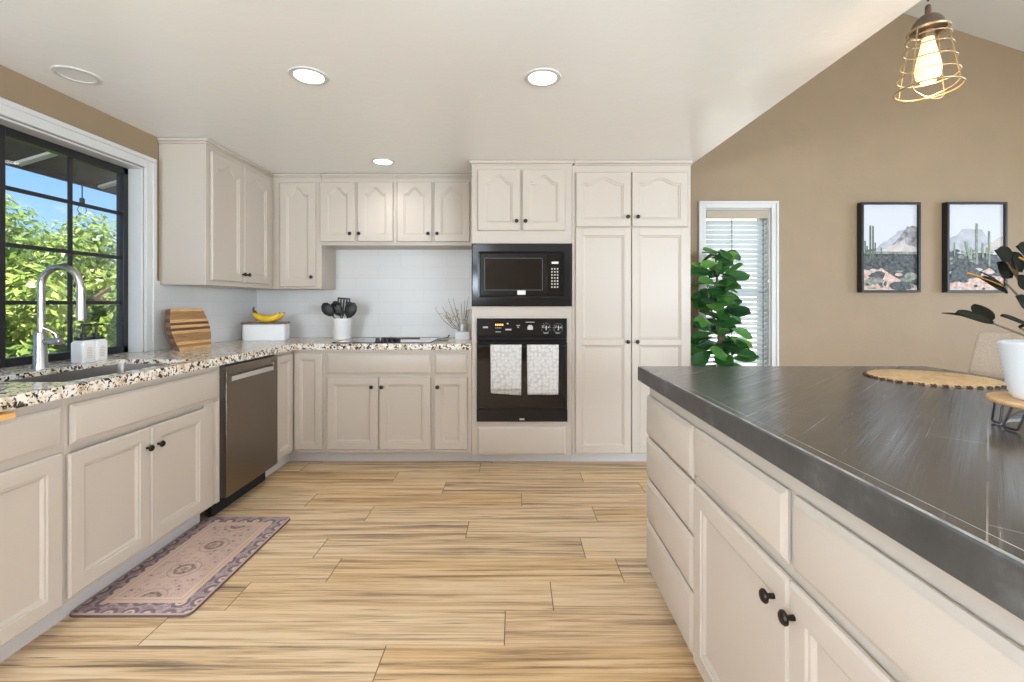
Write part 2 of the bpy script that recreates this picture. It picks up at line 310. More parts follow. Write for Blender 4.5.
def curl_cloth(name, base, ink, scale):
    m, nt, b = mat(name)
    tc = nd(nt, 'ShaderNodeTexCoord')
    mp = nd(nt, 'ShaderNodeMapping'); mp.inputs['Scale'].default_value = (1, 0.05, 1); nt.links.new(tc.outputs['Object'], mp.inputs[0])
    nz = nd(nt, 'ShaderNodeTexNoise', Scale=scale * 1.3, Detail=2.0); nt.links.new(mp.outputs[0], nz.inputs['Vector'])
    ds = nd(nt, 'ShaderNodeVectorMath', operation='MULTIPLY_ADD'); ds.inputs[1].default_value = (0.35 / scale,) * 3; nt.links.new(nz.outputs['Color'], ds.inputs[0]); nt.links.new(mp.outputs[0], ds.inputs[2])
    v = nd(nt, 'ShaderNodeTexVoronoi', feature='F1', Scale=scale, Randomness=0.55); nt.links.new(ds.outputs[0], v.inputs['Vector'])
    l = ramp(nt, v.outputs['Distance'], [(0.10, (0.7, 0.7, 0.7)), (0.14, (0, 0, 0)), (0.23, (0, 0, 0)), (0.28, (0.8, 0.8, 0.8)), (0.33, (0, 0, 0)), (0.42, (0, 0, 0)), (0.47, (1, 1, 1)), (0.52, (0, 0, 0)), (0.62, (0.5, 0.5, 0.5))])
    mx = nd(nt, 'ShaderNodeMix', data_type='RGBA'); nt.links.new(l, mx.inputs[0]); mx.inputs[6].default_value = (*base, 1); mx.inputs[7].default_value = (*ink, 1)
    nt.links.new(mx.outputs[2], b.inputs['Base Color']); b.inputs['Roughness'].default_value = 0.95
    return m
M['towel'] = curl_cloth('floral_towel', (0.82, 0.81, 0.79), (0.22, 0.22, 0.23), 36.0)
M['blue_cloth'] = curl_cloth('blue_patterned_cloth', (0.66, 0.67, 0.68), (0.04, 0.06, 0.14), 75.0)

def mat_rug():                                       # faded persian print with a border, UV runs 0..1 across the mat
    m, nt, b = mat('faded_rug_print')
    uv = nd(nt, 'ShaderNodeUVMap'); s = nd(nt, 'ShaderNodeSeparateXYZ'); nt.links.new(uv.outputs[0], s.inputs[0])
    def mth(op, a, b_=None, v=None):
        n = nd(nt, 'ShaderNodeMath', operation=op); nt.links.new(a, n.inputs[0])
        if b_ is not None: nt.links.new(b_, n.inputs[1])
        if v is not None: n.inputs[1].default_value = v
        return n.outputs[0]
    # metres from the nearest edge (mat 0.465 x 0.81)
    dx = mth('SUBTRACT', s.outputs[0], None, 0.5); dx = mth('ABSOLUTE', dx); dx = mth('MULTIPLY', dx, None, -0.465); dx = mth('ADD', dx, None, 0.2325)
    dy = mth('SUBTRACT', s.outputs[1], None, 0.5); dy = mth('ABSOLUTE', dy); dy = mth('MULTIPLY', dy, None, -0.81); dy = mth('ADD', dy, None, 0.405)
    d = mth('MINIMUM', dx, dy)
    zone = ramp(nt, mth('MULTIPLY', d, None, 5.0), [(0.0, (0.50, 0.36, 0.31)), (0.055, (0.44, 0.33, 0.32)), (0.36, (0.60, 0.44, 0.33)), (0.43, (0.52, 0.36, 0.28)), (0.47, (0.60, 0.45, 0.35)), (0.52, (0.53, 0.385, 0.315))], 'CONSTANT')
    inb = ramp(nt, mth('MULTIPLY', d, None, 5.0), [(0.0, (0, 0, 0)), (0.06, (1, 1, 1)), (0.35, (0, 0, 0))], 'CONSTANT')
    ctr = ramp(nt, mth('MULTIPLY', d, None, 5.0), [(0.0, (0, 0, 0)), (0.54, (1, 1, 1))], 'CONSTANT')
    mp = nd(nt, 'ShaderNodeMapping'); mp.inputs['Scale'].default_value = (0.465, 0.81, 1); nt.links.new(uv.outputs[0], mp.inputs[0])
    v1 = nd(nt, 'ShaderNodeTexVoronoi', Scale=13.5, Randomness=0.2); nt.links.new(mp.outputs[0], v1.inputs['Vector'])
    ring = ramp(nt, v1.outputs['Distance'], [(0.10, (0.8, 0.8, 0.8)), (0.16, (0, 0, 0)), (0.24, (0, 0, 0)), (0.30, (1, 1, 1)), (0.42, (1, 1, 1)), (0.46, (0, 0, 0))])
    n1 = nd(nt, 'ShaderNodeTexNoise', Scale=52.0, Detail=3.0, Distortion=1.5); nt.links.new(mp.outputs[0], n1.inputs['Vector'])
    blot = ramp(nt, n1.outputs[0], [(0.47, (0, 0, 0)), (0.56, (1, 1, 1))])
    fb = mth('MULTIPLY', mth('MAXIMUM', mth('MULTIPLY', ring, None, 0.95), mth('MULTIPLY', blot, None, 0.60)), inb)
    c1 = nd(nt, 'ShaderNodeMix', data_type='RGBA'); nt.links.new(mth('MULTIPLY', fb, None, 0.85), c1.inputs[0]); nt.links.new(zone, c1.inputs[6]); c1.inputs[7].default_value = (0.12, 0.085, 0.12, 1)
    eye = ramp(nt, v1.outputs['Distance'], [(0.12, (0, 0, 0)), (0.17, (0.85, 0.85, 0.85)), (0.22, (0.85, 0.85, 0.85)), (0.27, (0, 0, 0))])
    ce = nd(nt, 'ShaderNodeMix', data_type='RGBA'); nt.links.new(mth('MULTIPLY', eye, inb), ce.inputs[0]); nt.links.new(c1.outputs[2], ce.inputs[6]); ce.inputs[7].default_value = (0.66, 0.55, 0.40, 1); c1 = ce
    v2 = nd(nt, 'ShaderNodeTexVoronoi', Scale=34.0, Randomness=0.7); nt.links.new(mp.outputs[0], v2.inputs['Vector'])
    dots = ramp(nt, v2.outputs['Distance'], [(0.16, (1, 1, 1)), (0.25, (0, 0, 0)), (0.36, (0, 0, 0)), (0.42, (0.5, 0.5, 0.5)), (0.47, (0, 0, 0))])
    fc = mth('MULTIPLY', mth('MULTIPLY', dots, ctr), None, 0.95)
    c2 = nd(nt, 'ShaderNodeMix', data_type='RGBA'); nt.links.new(fc, c2.inputs[0]); nt.links.new(c1.outputs[2], c2.inputs[6]); c2.inputs[7].default_value = (0.15, 0.10, 0.12, 1)
    # three medallions down the centre
    cx = mth('MULTIPLY', mth('SUBTRACT', s.outputs[0], None, 0.5), None, 0.465)
    cy = mth('MULTIPLY', mth('SUBTRACT', mth('PINGPONG', mth('ADD', s.outputs[1], None, 0.0), None, 0.25), None, 0.125), None, 0.81)
    rr = mth('SQRT', mth('ADD', mth('MULTIPLY', cx, cx), mth('MULTIPLY', cy, cy)))
    med = mth('MULTIPLY', ramp(nt, mth('MULTIPLY', rr, None, 10.0), [(0.10, (0.8, 0.8, 0.8)), (0.20, (0, 0, 0)), (0.30, (1, 1, 1)), (0.37, (1, 1, 1)), (0.45, (0, 0, 0)), (0.56, (0, 0, 0)), (0.62, (0.6, 0.6, 0.6)), (0.68, (0, 0, 0))]), mth('MAXIMUM', blot, None, 0.6))
    c3 = nd(nt, 'ShaderNodeMix', data_type='RGBA'); nt.links.new(mth('MULTIPLY', med, ctr), c3.inputs[0]); nt.links.new(c2.outputs[2], c3.inputs[6]); c3.inputs[7].default_value = (0.14, 0.10, 0.09, 1)
    nt.links.new(c3.outputs[2], b.inputs['Base Color']); b.inputs['Roughness'].default_value = 0.8
    return m
M['rug'] = mat_rug()
M['rug_edge'] = plain('rug_rubber_edge', (0.13, 0.08, 0.075), 0.7)

def leaf_mat(name, c0, c1, c2, trans=0.25, rough=0.4, spec=0.5):
    m, nt, b = mat(name); b.inputs['Specular IOR Level'].default_value = spec
    at_ = nd(nt, 'ShaderNodeAttribute', attribute_name='tone')
    nt.links.new(ramp(nt, at_.outputs['Fac'], [(0.0, c0), (0.5, c1), (1.0, c2)]), b.inputs['Base Color'])
    b.inputs['Roughness'].default_value = rough
    tr = nd(nt, 'ShaderNodeBsdfTranslucent'); nt.links.new(ramp(nt, at_.outputs['Fac'], [(0.0, c1), (1.0, c2)]), tr.inputs[0])
    mx = nd(nt, 'ShaderNodeMixShader'); mx.inputs[0].default_value = trans
    nt.links.new(b.outputs[0], mx.inputs[1]); nt.links.new(tr.outputs[0], mx.inputs[2]); nt.links.new(mx.outputs[0], nt.nodes['Material Output'].inputs[0])
    return m
M['tree_leaf'] = leaf_mat('garden_leaves', (0.06, 0.12, 0.03), (0.22, 0.33, 0.07), (0.52, 0.58, 0.16), 0.35)
M['fiddle_leaf'] = leaf_mat('fiddle_leaves', (0.014, 0.055, 0.024), (0.05, 0.19, 0.05), (0.20, 0.46, 0.08), 0.3, 0.28)
M['burgundy_leaf'] = leaf_mat('dark_rubber_leaves', (0.010, 0.011, 0.008), (0.022, 0.021, 0.013), (0.55, 0.25, 0.05), 0.04, 0.7, spec=0.05)
def slat_mat():
    m, nt, b = mat('white_blind_slat')
    b.inputs['Base Color'].default_value = (0.84, 0.86, 0.86, 1); b.inputs['Roughness'].default_value = 0.4
    tr = nd(nt, 'ShaderNodeBsdfTranslucent'); tr.inputs[0].default_value = (0.85, 0.9, 0.9, 1)
    mx = nd(nt, 'ShaderNodeMixShader'); mx.inputs[0].default_value = 0.7
    nt.links.new(b.outputs[0], mx.inputs[1]); nt.links.new(tr.outputs[0], mx.inputs[2]); nt.links.new(mx.outputs[0], nt.nodes['Material Output'].inputs[0])
    return m
M['slat'] = slat_mat()
M['bulb'] = emit('warm_bulb_glass', (1.0, 0.66, 0.28), 1.25)
M['filament'] = emit('hot_filament', (1.0, 0.85, 0.6), 18.0)
M['led'] = emit('led_lens', (1.0, 0.98, 0.95), 6.0)
M['white_off'] = plain('unlit_lens', (0.78, 0.78, 0.77), 0.5)
# pictures
M['p_sky'] = plain('print_sky', (0.60, 0.62, 0.68), 0.5)
M['p_far'] = plain('print_far_mountain', (0.40, 0.42, 0.47), 0.5, var=0.2, vscale=12)
M['p_mtn'] = plain('print_mountain', (0.24, 0.24, 0.25), 0.5, var=0.6, vscale=22)
M['p_slope'] = plain('print_pale_slope', (0.52, 0.47, 0.46), 0.5, var=0.2, vscale=16)
M['p_scrub'] = plain('print_scrub', (0.055, 0.062, 0.065), 0.5, var=0.9, vscale=45)
M['p_bush'] = plain('print_bush', (0.20, 0.22, 0.18), 0.5, var=0.6, vscale=40)
M['p_sand'] = plain('print_sand', (0.60, 0.42, 0.35), 0.5, var=0.4, vscale=30)
M['p_cactus'] = plain('print_cactus', (0.09, 0.12, 0.08), 0.5, var=0.3, vscale=30)
M['p_cactus2'] = plain('print_pale_cactus', (0.22, 0.27, 0.21), 0.5, var=0.3, vscale=30)

# ------------------------------------------------------------------ mesh builder
class MB:
    def __init__(s): s.v = []; s.f = []; s.m = []; s.mi = 0
    def add(s, vs, fs):
        o = len(s.v); s.v += [tuple(p) for p in vs]
        for f in fs: s.f.append([i + o for i in f]); s.m.append(s.mi)
        return s
    def box(s, x0, x1, y0, y1, z0, z1):
        x0, x1 = min(x0, x1), max(x0, x1); y0, y1 = min(y0, y1), max(y0, y1); z0, z1 = min(z0, z1), max(z0, z1)
        v = [(x0, y0, z0), (x1, y0, z0), (x1, y1, z0), (x0, y1, z0), (x0, y0, z1), (x1, y0, z1), (x1, y1, z1), (x0, y1, z1)]
        return s.add(v, [(0, 3, 2, 1), (4, 5, 6, 7), (0, 1, 5, 4), (1, 2, 6, 5), (2, 3, 7, 6), (3, 0, 4, 7)])
    def prism(s, pts, axis, a, b):                    # outline in the two other axes, extruded along axis from a to b
        def p(u, v, t): return {'x': (t, u, v), 'y': (u, t, v), 'z': (u, v, t)}[axis]
        n = len(pts)
        s.add([p(u, v, a) for u, v in pts] + [p(u, v, b) for u, v in pts],
              [list(range(n))[::-1], list(range(n, 2 * n))] + [(i, (i + 1) % n, n + (i + 1) % n, n + i) for i in range(n)])
        return s
    def rings(s, rs, closed=True, cap0=False, cap1=False):
        n = len(rs[0]); vs = [p for r in rs for p in r]; fs = []
        for k in range(len(rs) - 1):
            for i in range(n if closed else n - 1):
                j = (i + 1) % n
                fs.append((k * n + i, k * n + j, (k + 1) * n + j, (k + 1) * n + i))
        if cap0: fs.append(tuple(range(n))[::-1])
        if cap1: fs.append(tuple(range((len(rs) - 1) * n, len(rs) * n)))
        return s.add(vs, fs)
    def lathe(s, prof, c=(0, 0, 0), axis='z', n=24, cap0=True, cap1=True):
        rs = []
        for r, h in prof:
            ring = []
            for i in range(n):
                a = 2 * math.pi * i / n; u, v = r * math.cos(a), r * math.sin(a)
                q = {'z': (u, v, h), 'y': (u, h, -v), 'x': (h, u, v), '-y': (u, -h, v)}[axis]
                ring.append((c[0] + q[0], c[1] + q[1], c[2] + q[2]))
            rs.append(ring)
        return s.rings(rs, True, cap0, cap1)
    def tube(s, pts, r, n=10, cap=True):
        pts = [Vector(p) for p in pts]; rs = []; up = None
        for i, p in enumerate(pts):
            t = (pts[min(i + 1, len(pts) - 1)] - pts[max(i - 1, 0)]).normalized()
            if up is None: up = Vector((0, 0, 1)) if abs(t.z) < 0.9 else Vector((1, 0, 0))
            a = t.cross(up).normalized(); bb = a.cross(t).normalized(); up = bb
            rad = r[i] if isinstance(r, (list, tuple)) else r
            rs.append([tuple(p + (a * math.cos(2 * math.pi * k / n) + bb * math.sin(2 * math.pi * k / n)) * rad) for k in range(n)])
        return s.rings(rs, True, cap, cap)
    def loop(s, pts, r, n=6):                         # closed tube
        pts = [Vector(p) for p in pts]; N = len(pts); rs = []
        c = sum(pts, Vector()) / N
        for i, p in enumerate(pts):
            t = (pts[(i + 1) % N] - pts[i - 1]).normalized(); a = (p - c).normalized(); a = (a - t * a.dot(t)).normalized(); bb = t.cross(a)
            rs.append([tuple(p + (a * math.cos(2 * math.pi * k / n) + bb * math.sin(2 * math.pi * k / n)) * r) for k in range(n)])
        rs.append(rs[0]); return s.rings(rs)
    def move(s, mtx):
        s.v = [tuple(mtx @ Vector(p)) for p in s.v]; return s
    def build(s, name, mats, parent=None, bevel=0.0, smooth=True, angle=35, recalc=True, loc=None):
        me = bpy.data.meshes.new(name); me.from_pydata(s.v, [], s.f)
        if not isinstance(mats, (list, tuple)): mats = [mats]
        for m in mats: me.materials.append(m)
        for p, i in zip(me.polygons, s.m): p.material_index = min(i, len(mats) - 1)
        if recalc:
            bm = bmesh.new(); bm.from_mesh(me); bmesh.ops.recalc_face_normals(bm, faces=bm.faces); bm.to_mesh(me); bm.free()
        if smooth:
            for p in me.polygons: p.use_smooth = True
            me.set_sharp_from_angle(angle=R(angle))
        me.update()
        o = bpy.data.objects.new(name, me); C.objects.link(o)
        if parent: o.parent = parent
        if loc: o.location = loc
        if bevel:
            b = o.modifiers.new('edge', 'BEVEL'); b.width = bevel; b.segments = 2; b.limit_method = 'ANGLE'; b.angle_limit = R(47)
        return o

def tag(o, label, cat, group=None):
    o['label'] = label; o['category'] = cat
    if group: o['group'] = group
    return o
def thing(name, label, cat, loc=(0, 0, 0), rz=0.0, group=None):
    o = bpy.data.objects.new(name, None); C.objects.link(o); o.location = loc; o.rotation_euler = (0, 0, R(rz)); o.empty_display_size = 0.1
    return tag(o, label, cat, group)
def struct(o): o['kind'] = 'structure'; return o
def copy_tree(o, parent=None):
    c = o.copy(); C.objects.link(c)
    if parent: c.parent = parent
    for ch in list(o.children): copy_tree(ch, c)
    return c

# ------------------------------------------------------------------ the setting
H = 2.282; WY = 4.05; WX = -2.30
# floor: planks along X
def build_floor():
    PW, PL = 0.1846, 1.302
    offs = {-1: -0.459, 0: -0.04, 1: 0.151, 2: -0.827, 3: -0.967, 4: -0.258, 5: -0.844, 6: 0.039, 7: -0.469, 8: -0.838, 9: -0.26}
    rnd = random.Random(3); vs = []; fs = []; uvs = []; cols = []
    X0, X1 = -2.45, 6.75
    for k in range(-27, 14):
        y0 = 1.615 + k * PW; y1 = y0 + PW
        y0c, y1c = max(y0, -3.3), min(y1, 4.2)
        if y1c <= y0c: continue
        x = offs.get(k, rnd.uniform(-1, 0.3))
        while x > X0: x -= PL
        while x < X1:
            a, b = max(x, X0), min(x + PL, X1); i = len(vs)
            vs += [(a, y0c, 0), (b, y0c, 0), (b, y1c, 0), (a, y1c, 0)]; fs.append((i, i + 1, i + 2, i + 3))
            uvs += [(a - x, y0c - y0), (b - x, y0c - y0), (b - x, y1c - y0), (a - x, y1c - y0)]
            c = (rnd.random(), rnd.random(), rnd.random(), 1); cols += [c] * 4
            x += PL
    # closed underside so the floor has thickness
    i = len(vs); vs += [(X0, -3.3, -0.1), (X1, -3.3, -0.1), (X1, 4.2, -0.1), (X0, 4.2, -0.1), (X0, -3.3, 0), (X1, -3.3, 0), (X1, 4.2, 0), (X0, 4.2, 0)]
    for q in [(0, 3, 2, 1), (0, 1, 5, 4), (1, 2, 6, 5), (2, 3, 7, 6), (3, 0, 4, 7)]:
        fs.append(tuple(i + t for t in q)); uvs += [(0.5, 0.1)] * 4; cols += [(0.5, 0.5, 0.5, 1)] * 4
    me = bpy.data.meshes.new('floor'); me.from_pydata(vs, [], fs); me.materials.append(M['floor'])
    u = me.uv_layers.new(name='UVMap'); a = me.color_attributes.new('plank', 'FLOAT_COLOR', 'CORNER')
    for li in range(len(uvs)): u.data[li].uv = uvs[li]; a.data[li].color = cols[li]
    o = bpy.data.objects.new('floor', me); C.objects.link(o); struct(o)
build_floor()

# left wall, with the kitchen window opening (Y 1.43..2.817, Z 0.90..2.055)
WL0, WL1 = 1.43, 2.817
b = MB(); xo = WX - 0.16
for (y0, y1, z0, z1) in [(-3.3, -2.6, 0, 2.60), (-2.6, -0.4, 0, 0.4), (-2.6, -0.4, 2.2, 2.60), (-0.4, WL0, 0, 2.60), (WL1, 4.21, 0, 2.60), (WL0, WL1, 0, 0.865), (WL0, WL1, 2.055, 2.60)]: b.box(xo, WX, y0, y1, z0, z1)  # the opening behind the camera is added for a fill light
struct(b.build('wall_left', M['tan'], smooth=False))
# back wall, with the narrow window of the dining side (X 1.69..2.275, Z 0.55..2.06)
BW0, BW1, BZ0, BZ1 = 1.69, 2.275, 0.55, 2.06
b = MB()
for (x0, x1, z0, z1) in [(WX - 0.16, BW0, 0, 4.7), (BW1, 6.75, 0, 4.7), (BW0, BW1, 0, BZ0), (BW0, BW1, BZ1, 4.7)]: b.box(x0, x1, WY, WY + 0.16, z0, z1)
struct(b.build('wall_back', M['tan'], smooth=False))
# right wall and wall behind the camera, with openings added for fill lights
b = MB()
for (y0, y1, z0, z1) in [(-3.3, 0.3, 0, 3.2), (2.9, 4.21, 0, 3.2), (0.3, 2.9, 0, 0.6), (0.3, 2.9, 2.3, 3.2)]: b.box(6.55, 6.7, y0, y1, z0, z1)
struct(b.build('wall_right', M['tan'], smooth=False))
b = MB()
for (x0, x1, z0, z1) in [(WX - 0.16, -2.2, 0, 4.7), (-1.05, 2.4, 0, 4.7), (-2.2, -1.05, 0, 0.9), (-2.2, -1.05, 2.2, 4.7), (5.4, 6.75, 0, 4.7), (2.4, 5.4, 2.2, 4.7)]: b.box(x0, x1, -3.3, -3.15, z0, z1)
struct(b.build('wall_front', M['tan'], smooth=False))
# kitchen ceiling (flat) - its open edge runs from the pantry towards the camera
b = MB(); b.prism([(WX - 0.16, 4.21), (WX - 0.16, -3.3), (1.62, -3.3), (1.335, 4.06), (1.335, 4.21)], 'z', H, H + 0.10)
struct(b.build('ceiling', M['ceil'], smooth=False))
b = MB(); b.prism([(1.50, -3.3), (1.62, -3.3), (1.335, 4.06), (1.215, 4.06)], 'z', H + 0.10, 4.62)
struct(b.build('wall_bulkhead', M['tan'], smooth=False))
# vaulted ceiling over the dining side, sloping down to the right
vz = lambda x: 3.81 - 0.318 * (x - 3.41)
b = MB(); b.prism([(1.2, vz(1.2)), (6.9, vz(6.9)), (6.9, vz(6.9) + 0.15), (1.2, vz(1.2) + 0.15)], 'y', -3.3, 4.21)
struct(b.build('ceiling_vault', M['vault'], smooth=False))
b = MB(); b.prism([(-3.2, 2.46), (1.45, 3.9), (1.45, 4.0), (-3.2, 2.56)], 'y', -3.6, 4.6)  # unseen roof slab added to keep direct sun out of the rooms
struct(b.build('roof', M['roofing'], smooth=False))

# tile splashback, on the back and left walls
def tiles(name, quad, uvq):
    me = bpy.data.meshes.new(name); b = MB(); b.box(*quad)
    me.from_pydata(b.v, [], b.f); me.materials.append(M['tile']); u = me.uv_layers.new(name='UVMap')
    for p in me.polygons:
        for li, vi in zip(p.loop_indices, p.vertices):
            x, y, z = me.vertices[vi].co; u.data[li].uv = ((x if uvq else y), z - 0.915)
    o = bpy.data.objects.new(name, me); C.objects.link(o); struct(o)
tiles('wall_back_tiles', (WX, -0.318, WY - 0.010, WY, 0.915, 1.72), True)
tiles('wall_left_tiles', (WX, WX + 0.010, 2.893, WY - 0.010, 0.915, 1.36), False)

# window over the sink
b = MB(); cw, cp = 0.073, 0.020
b.box(WX, WX + cp, WL1, WL1 + cw, 0.915, 2.055 + cw); b.box(WX, WX + cp, WL0 - cw, WL0, 0.915, 2.055 + cw); b.box(WX, WX + cp, WL0, WL1, 2.055, 2.055 + cw)
b.box(WX + cp - 0.001, WX + cp + 0.008, WL1 + 0.045, WL1 + cw - 0.001, 0.916, 2.10); b.box(WX + cp - 0.001, WX + cp + 0.008, WL0 - cw + 0.001, WL1 + cw - 0.001, 2.101, 2.054 + cw)
# white reveal boards
b.box(WX - 0.13, WX, WL1 - 0.012, WL1, 0.915, 2.055); b.box(WX - 0.13, WX, WL0, WL0 + 0.012, 0.915, 2.055); b.box(WX - 0.13, WX - 0.001, WL0 + 0.013, WL1 - 0.013, 2.043, 2.0545)
struct(b.build('trim_1', M['white'], bevel=0.003))
win = bpy.data.objects.new('window_1', None); C.objects.link(win); win.location = (WX - 0.082, WL0, 0.915); struct(win)
b = MB(); fx0, fx1 = -0.045, 0.0; Wd = WL1 - WL0 - 0.012; Ht = 1.128
b.box(fx0, fx1, 0.012, 0.05, 0, Ht); b.box(fx0, fx1, Wd - 0.036, Wd, 0, Ht); b.box(fx0, fx1, 0.012, Wd, 0, 0.04); b.box(fx0, fx1, 0.012, Wd, Ht - 0.042, Ht)
b.box(fx0, fx1 + 0.004, 2.093 - WL0, 2.126 - WL0, 0, Ht)
struct(b.build('window_frame', M['black'], win, bevel=0.003))
b = MB()
for yy in (2.457 - WL0, 1.79 - WL0): b.box(-0.027, -0.014, yy - 0.0085, yy + 0.0085, 0.03, Ht - 0.03)
for zz in (1.218, 1.492, 1.761): b.box(-0.026, -0.015, 0.04, Wd - 0.03, zz - 0.915 - 0.010, zz - 0.915 + 0.010)
b.box(-0.012, 0.008, Wd - 0.046, Wd - 0.03, 0.165, 0.18); b.box(-0.012, 0.008, Wd - 0.046, Wd - 0.03, 0.86, 0.875)
struct(b.build('glazing_bars', M['black'], win))
b = MB(); b.box(-0.0225, -0.0205, 0.03, Wd - 0.02, 0.02, Ht - 0.02); struct(b.build('glass_pane', M['glass'], win))

# narrow window with a blind, beside the pantry
b = MB(); cw = 0.062
for q in [(BW0 - cw, BW0, 0.50, BZ1 + cw), (BW1, BW1 + cw, 0.50, BZ1 + cw), (BW0, BW1, BZ1, BZ1 + cw), (BW0 - cw, BW1 + cw, 0.44, 0.50)]: b.box(q[0], q[1], WY - 0.018, WY, q[2], q[3])
for q in [(BW0 - cw + 0.001, BW0 - cw + 0.022, 0.501, BZ1 + cw - 0.023), (BW1 + cw - 0.022, BW1 + cw - 0.001, 0.501, BZ1 + cw - 0.023), (BW0 - cw + 0.001, BW1 + cw - 0.001, BZ1 + cw - 0.022, BZ1 + cw - 0.001)]: b.box(q[0], q[1], WY - 0.026, WY - 0.018, q[2], q[3])
b.box(BW0, BW0 + 0.012, WY, WY + 0.13, BZ0, BZ1); b.box(BW1 - 0.012, BW1, WY, WY + 0.13, BZ0, BZ1); b.box(BW0, BW1, WY, WY + 0.13, BZ1 - 0.012, BZ1); b.box(BW0 - 0.03, BW1 + 0.03, WY - 0.03, WY + 0.13, BZ0 - 0.05, BZ0 + 0.012)
struct(b.build('trim_2', M['white'], bevel=0.003))
w2 = bpy.data.objects.new('window_2', None); C.objects.link(w2); w2.location = (BW0, WY + 0.10, BZ0); struct(w2)
b = MB(); ww, wh = BW1 - BW0, BZ1 - BZ0
for q in [(0.012, 0.05, 0.012, wh), (ww - 0.05, ww - 0.012, 0.012, wh), (0.012, ww - 0.012, 0.012, 0.05), (0.012, ww - 0.012, wh - 0.05, wh - 0.01), (0.012, ww - 0.012, wh * 0.5 - 0.02, wh * 0.5 + 0.02)]: b.box(q[0], q[1], 0, 0.04, q[2], q[3])
struct(b.build('window_frame', M['white'], w2))
b = MB(); b.box(0.03, ww - 0.03, 0.02, 0.024, 0.03, wh - 0.03); struct(b.build('glass_pane', M['glass'], w2))
# unseen windows and patio door, added as openings for the fill lights
w3 = bpy.data.objects.new('window_3', None); C.objects.link(w3); w3.location = (6.6, 0.3, 0.6); struct(w3)
b = MB()
for q in [(0, 0.05, 0, 1.7), (2.55, 2.6, 0, 1.7), (1.275, 1.325, 0, 1.7), (0, 2.6, 0, 0.05), (0, 2.6, 1.65, 1.7)]: b.box(0, 0.05, q[0], q[1], q[2], q[3])
struct(b.build('window_frame', M['white'], w3)); b = MB(); b.box(0.02, 0.024, 0.02, 2.58, 0.02, 1.68); struct(b.build('glass_pane', M['glass'], w3))
w4 = bpy.data.objects.new('window_4', None); C.objects.link(w4); w4.location = (-2.40, -2.6, 0.4); struct(w4)
b = MB()
for q in [(0, 0.05, 0, 1.8), (2.15, 2.2, 0, 1.8), (1.075, 1.125, 0.05, 1.75), (0.05, 2.15, 0, 0.05), (0.05, 2.15, 1.75, 1.8)]: b.box(0, 0.05, q[0], q[1], q[2], q[3])
struct(b.build('window_frame', M['white'], w4)); b = MB(); b.box(0.02, 0.024, 0.02, 2.18, 0.02, 1.78); struct(b.build('glass_pane', M['glass'], w4))
w5 = bpy.data.objects.new('window_5', None); C.objects.link(w5); w5.location = (-2.2, -3.24, 0.9); struct(w5)
b = MB()
for q in [(0, 0.05, 0, 1.3), (1.10, 1.15, 0, 1.3), (0.05, 1.10, 0, 0.05), (0.05, 1.10, 1.25, 1.3)]: b.box(q[0], q[1], 0, 0.05, q[2], q[3])
struct(b.build('window_frame', M['white'], w5)); b = MB(); b.box(0.02, 1.13, 0.02, 0.024, 0.02, 1.28); struct(b.build('glass_pane', M['glass'], w5))
d1 = bpy.data.objects.new('door_1', None); C.objects.link(d1); d1.location = (2.4, -3.22, 0); struct(d1)
b = MB()
for q in [(0, 0.06, 0, 2.2), (2.94, 3.0, 0, 2.2), (1.46, 1.54, 0, 2.2), (0, 3, 0, 0.08), (0, 3, 2.12, 2.2)]: b.box(q[0], q[1], 0, 0.05, q[2], q[3])
struct(b.build('door_frame', M['white'], d1)); b = MB(); b.box(0.03, 2.97, 0.02, 0.024, 0.03, 2.17); struct(b.build('glass_pane', M['glass'], d1))

# blind
bl = thing('window_blind', 'white slatted blind hanging in the narrow window beside the tall pantry', 'blind', (BW0 + 0.015, WY + 0.045, BZ0 + 0.02))
bw = BW1 - BW0 - 0.03; bh = BZ1 - BZ0 - 0.035
b = MB(); b.box(-0.001, bw + 0.001, -0.045, -0.03, bh - 0.075, bh); b.box(0, bw, -0.03, 0.03, bh - 0.05, bh); b.build('valance', M['cream_vinyl'], bl, bevel=0.003)
n = int((bh - 0.09) / 0.0432)
sl = MB(); k = 0
for i in range(n):
    z = 0.03 + i * 0.0432
    t = R(40); dz, dy = 0.0248 * math.sin(t), 0.0248 * math.cos(t)
    sl.prism([(-dy, z + dz), (-dy + 0.002, z + dz + 0.002), (dy + 0.002, z - dz + 0.002), (dy, z - dz)], 'x', 0.002, bw - 0.002)
    k += 1
so = sl.build('slats', M['slat'], bl, smooth=False)
b = MB()
for xx in (0.235, 0.515):
    b.box(xx - 0.003, xx + 0.003, -0.024, -0.0215, 0.0, bh - 0.07)
    for i in range(n): b.box(xx - 0.009, xx + 0.009, -0.0235, -0.0200, 0.0395 + i * 0.0432, 0.0445 + i * 0.0432)
b.build('ladder_cord', M['dark_grey'], bl)
b = MB(); b.box(0, bw, -0.022, 0.022, 0, 0.018); b.build('bottom_rail', M['slat'], bl, bevel=0.003)
b = MB(); b.tube([(0.545, -0.05, bh - 0.06), (0.545, -0.05, bh - 0.62)], 0.0015, 6); b.lathe([(0.002, 0.03), (0.007, 0.022), (0.008, 0), (0.003, -0.006)], (0.545, -0.05, bh - 0.645), n=10); b.build('pull_cord', M['white'], bl)

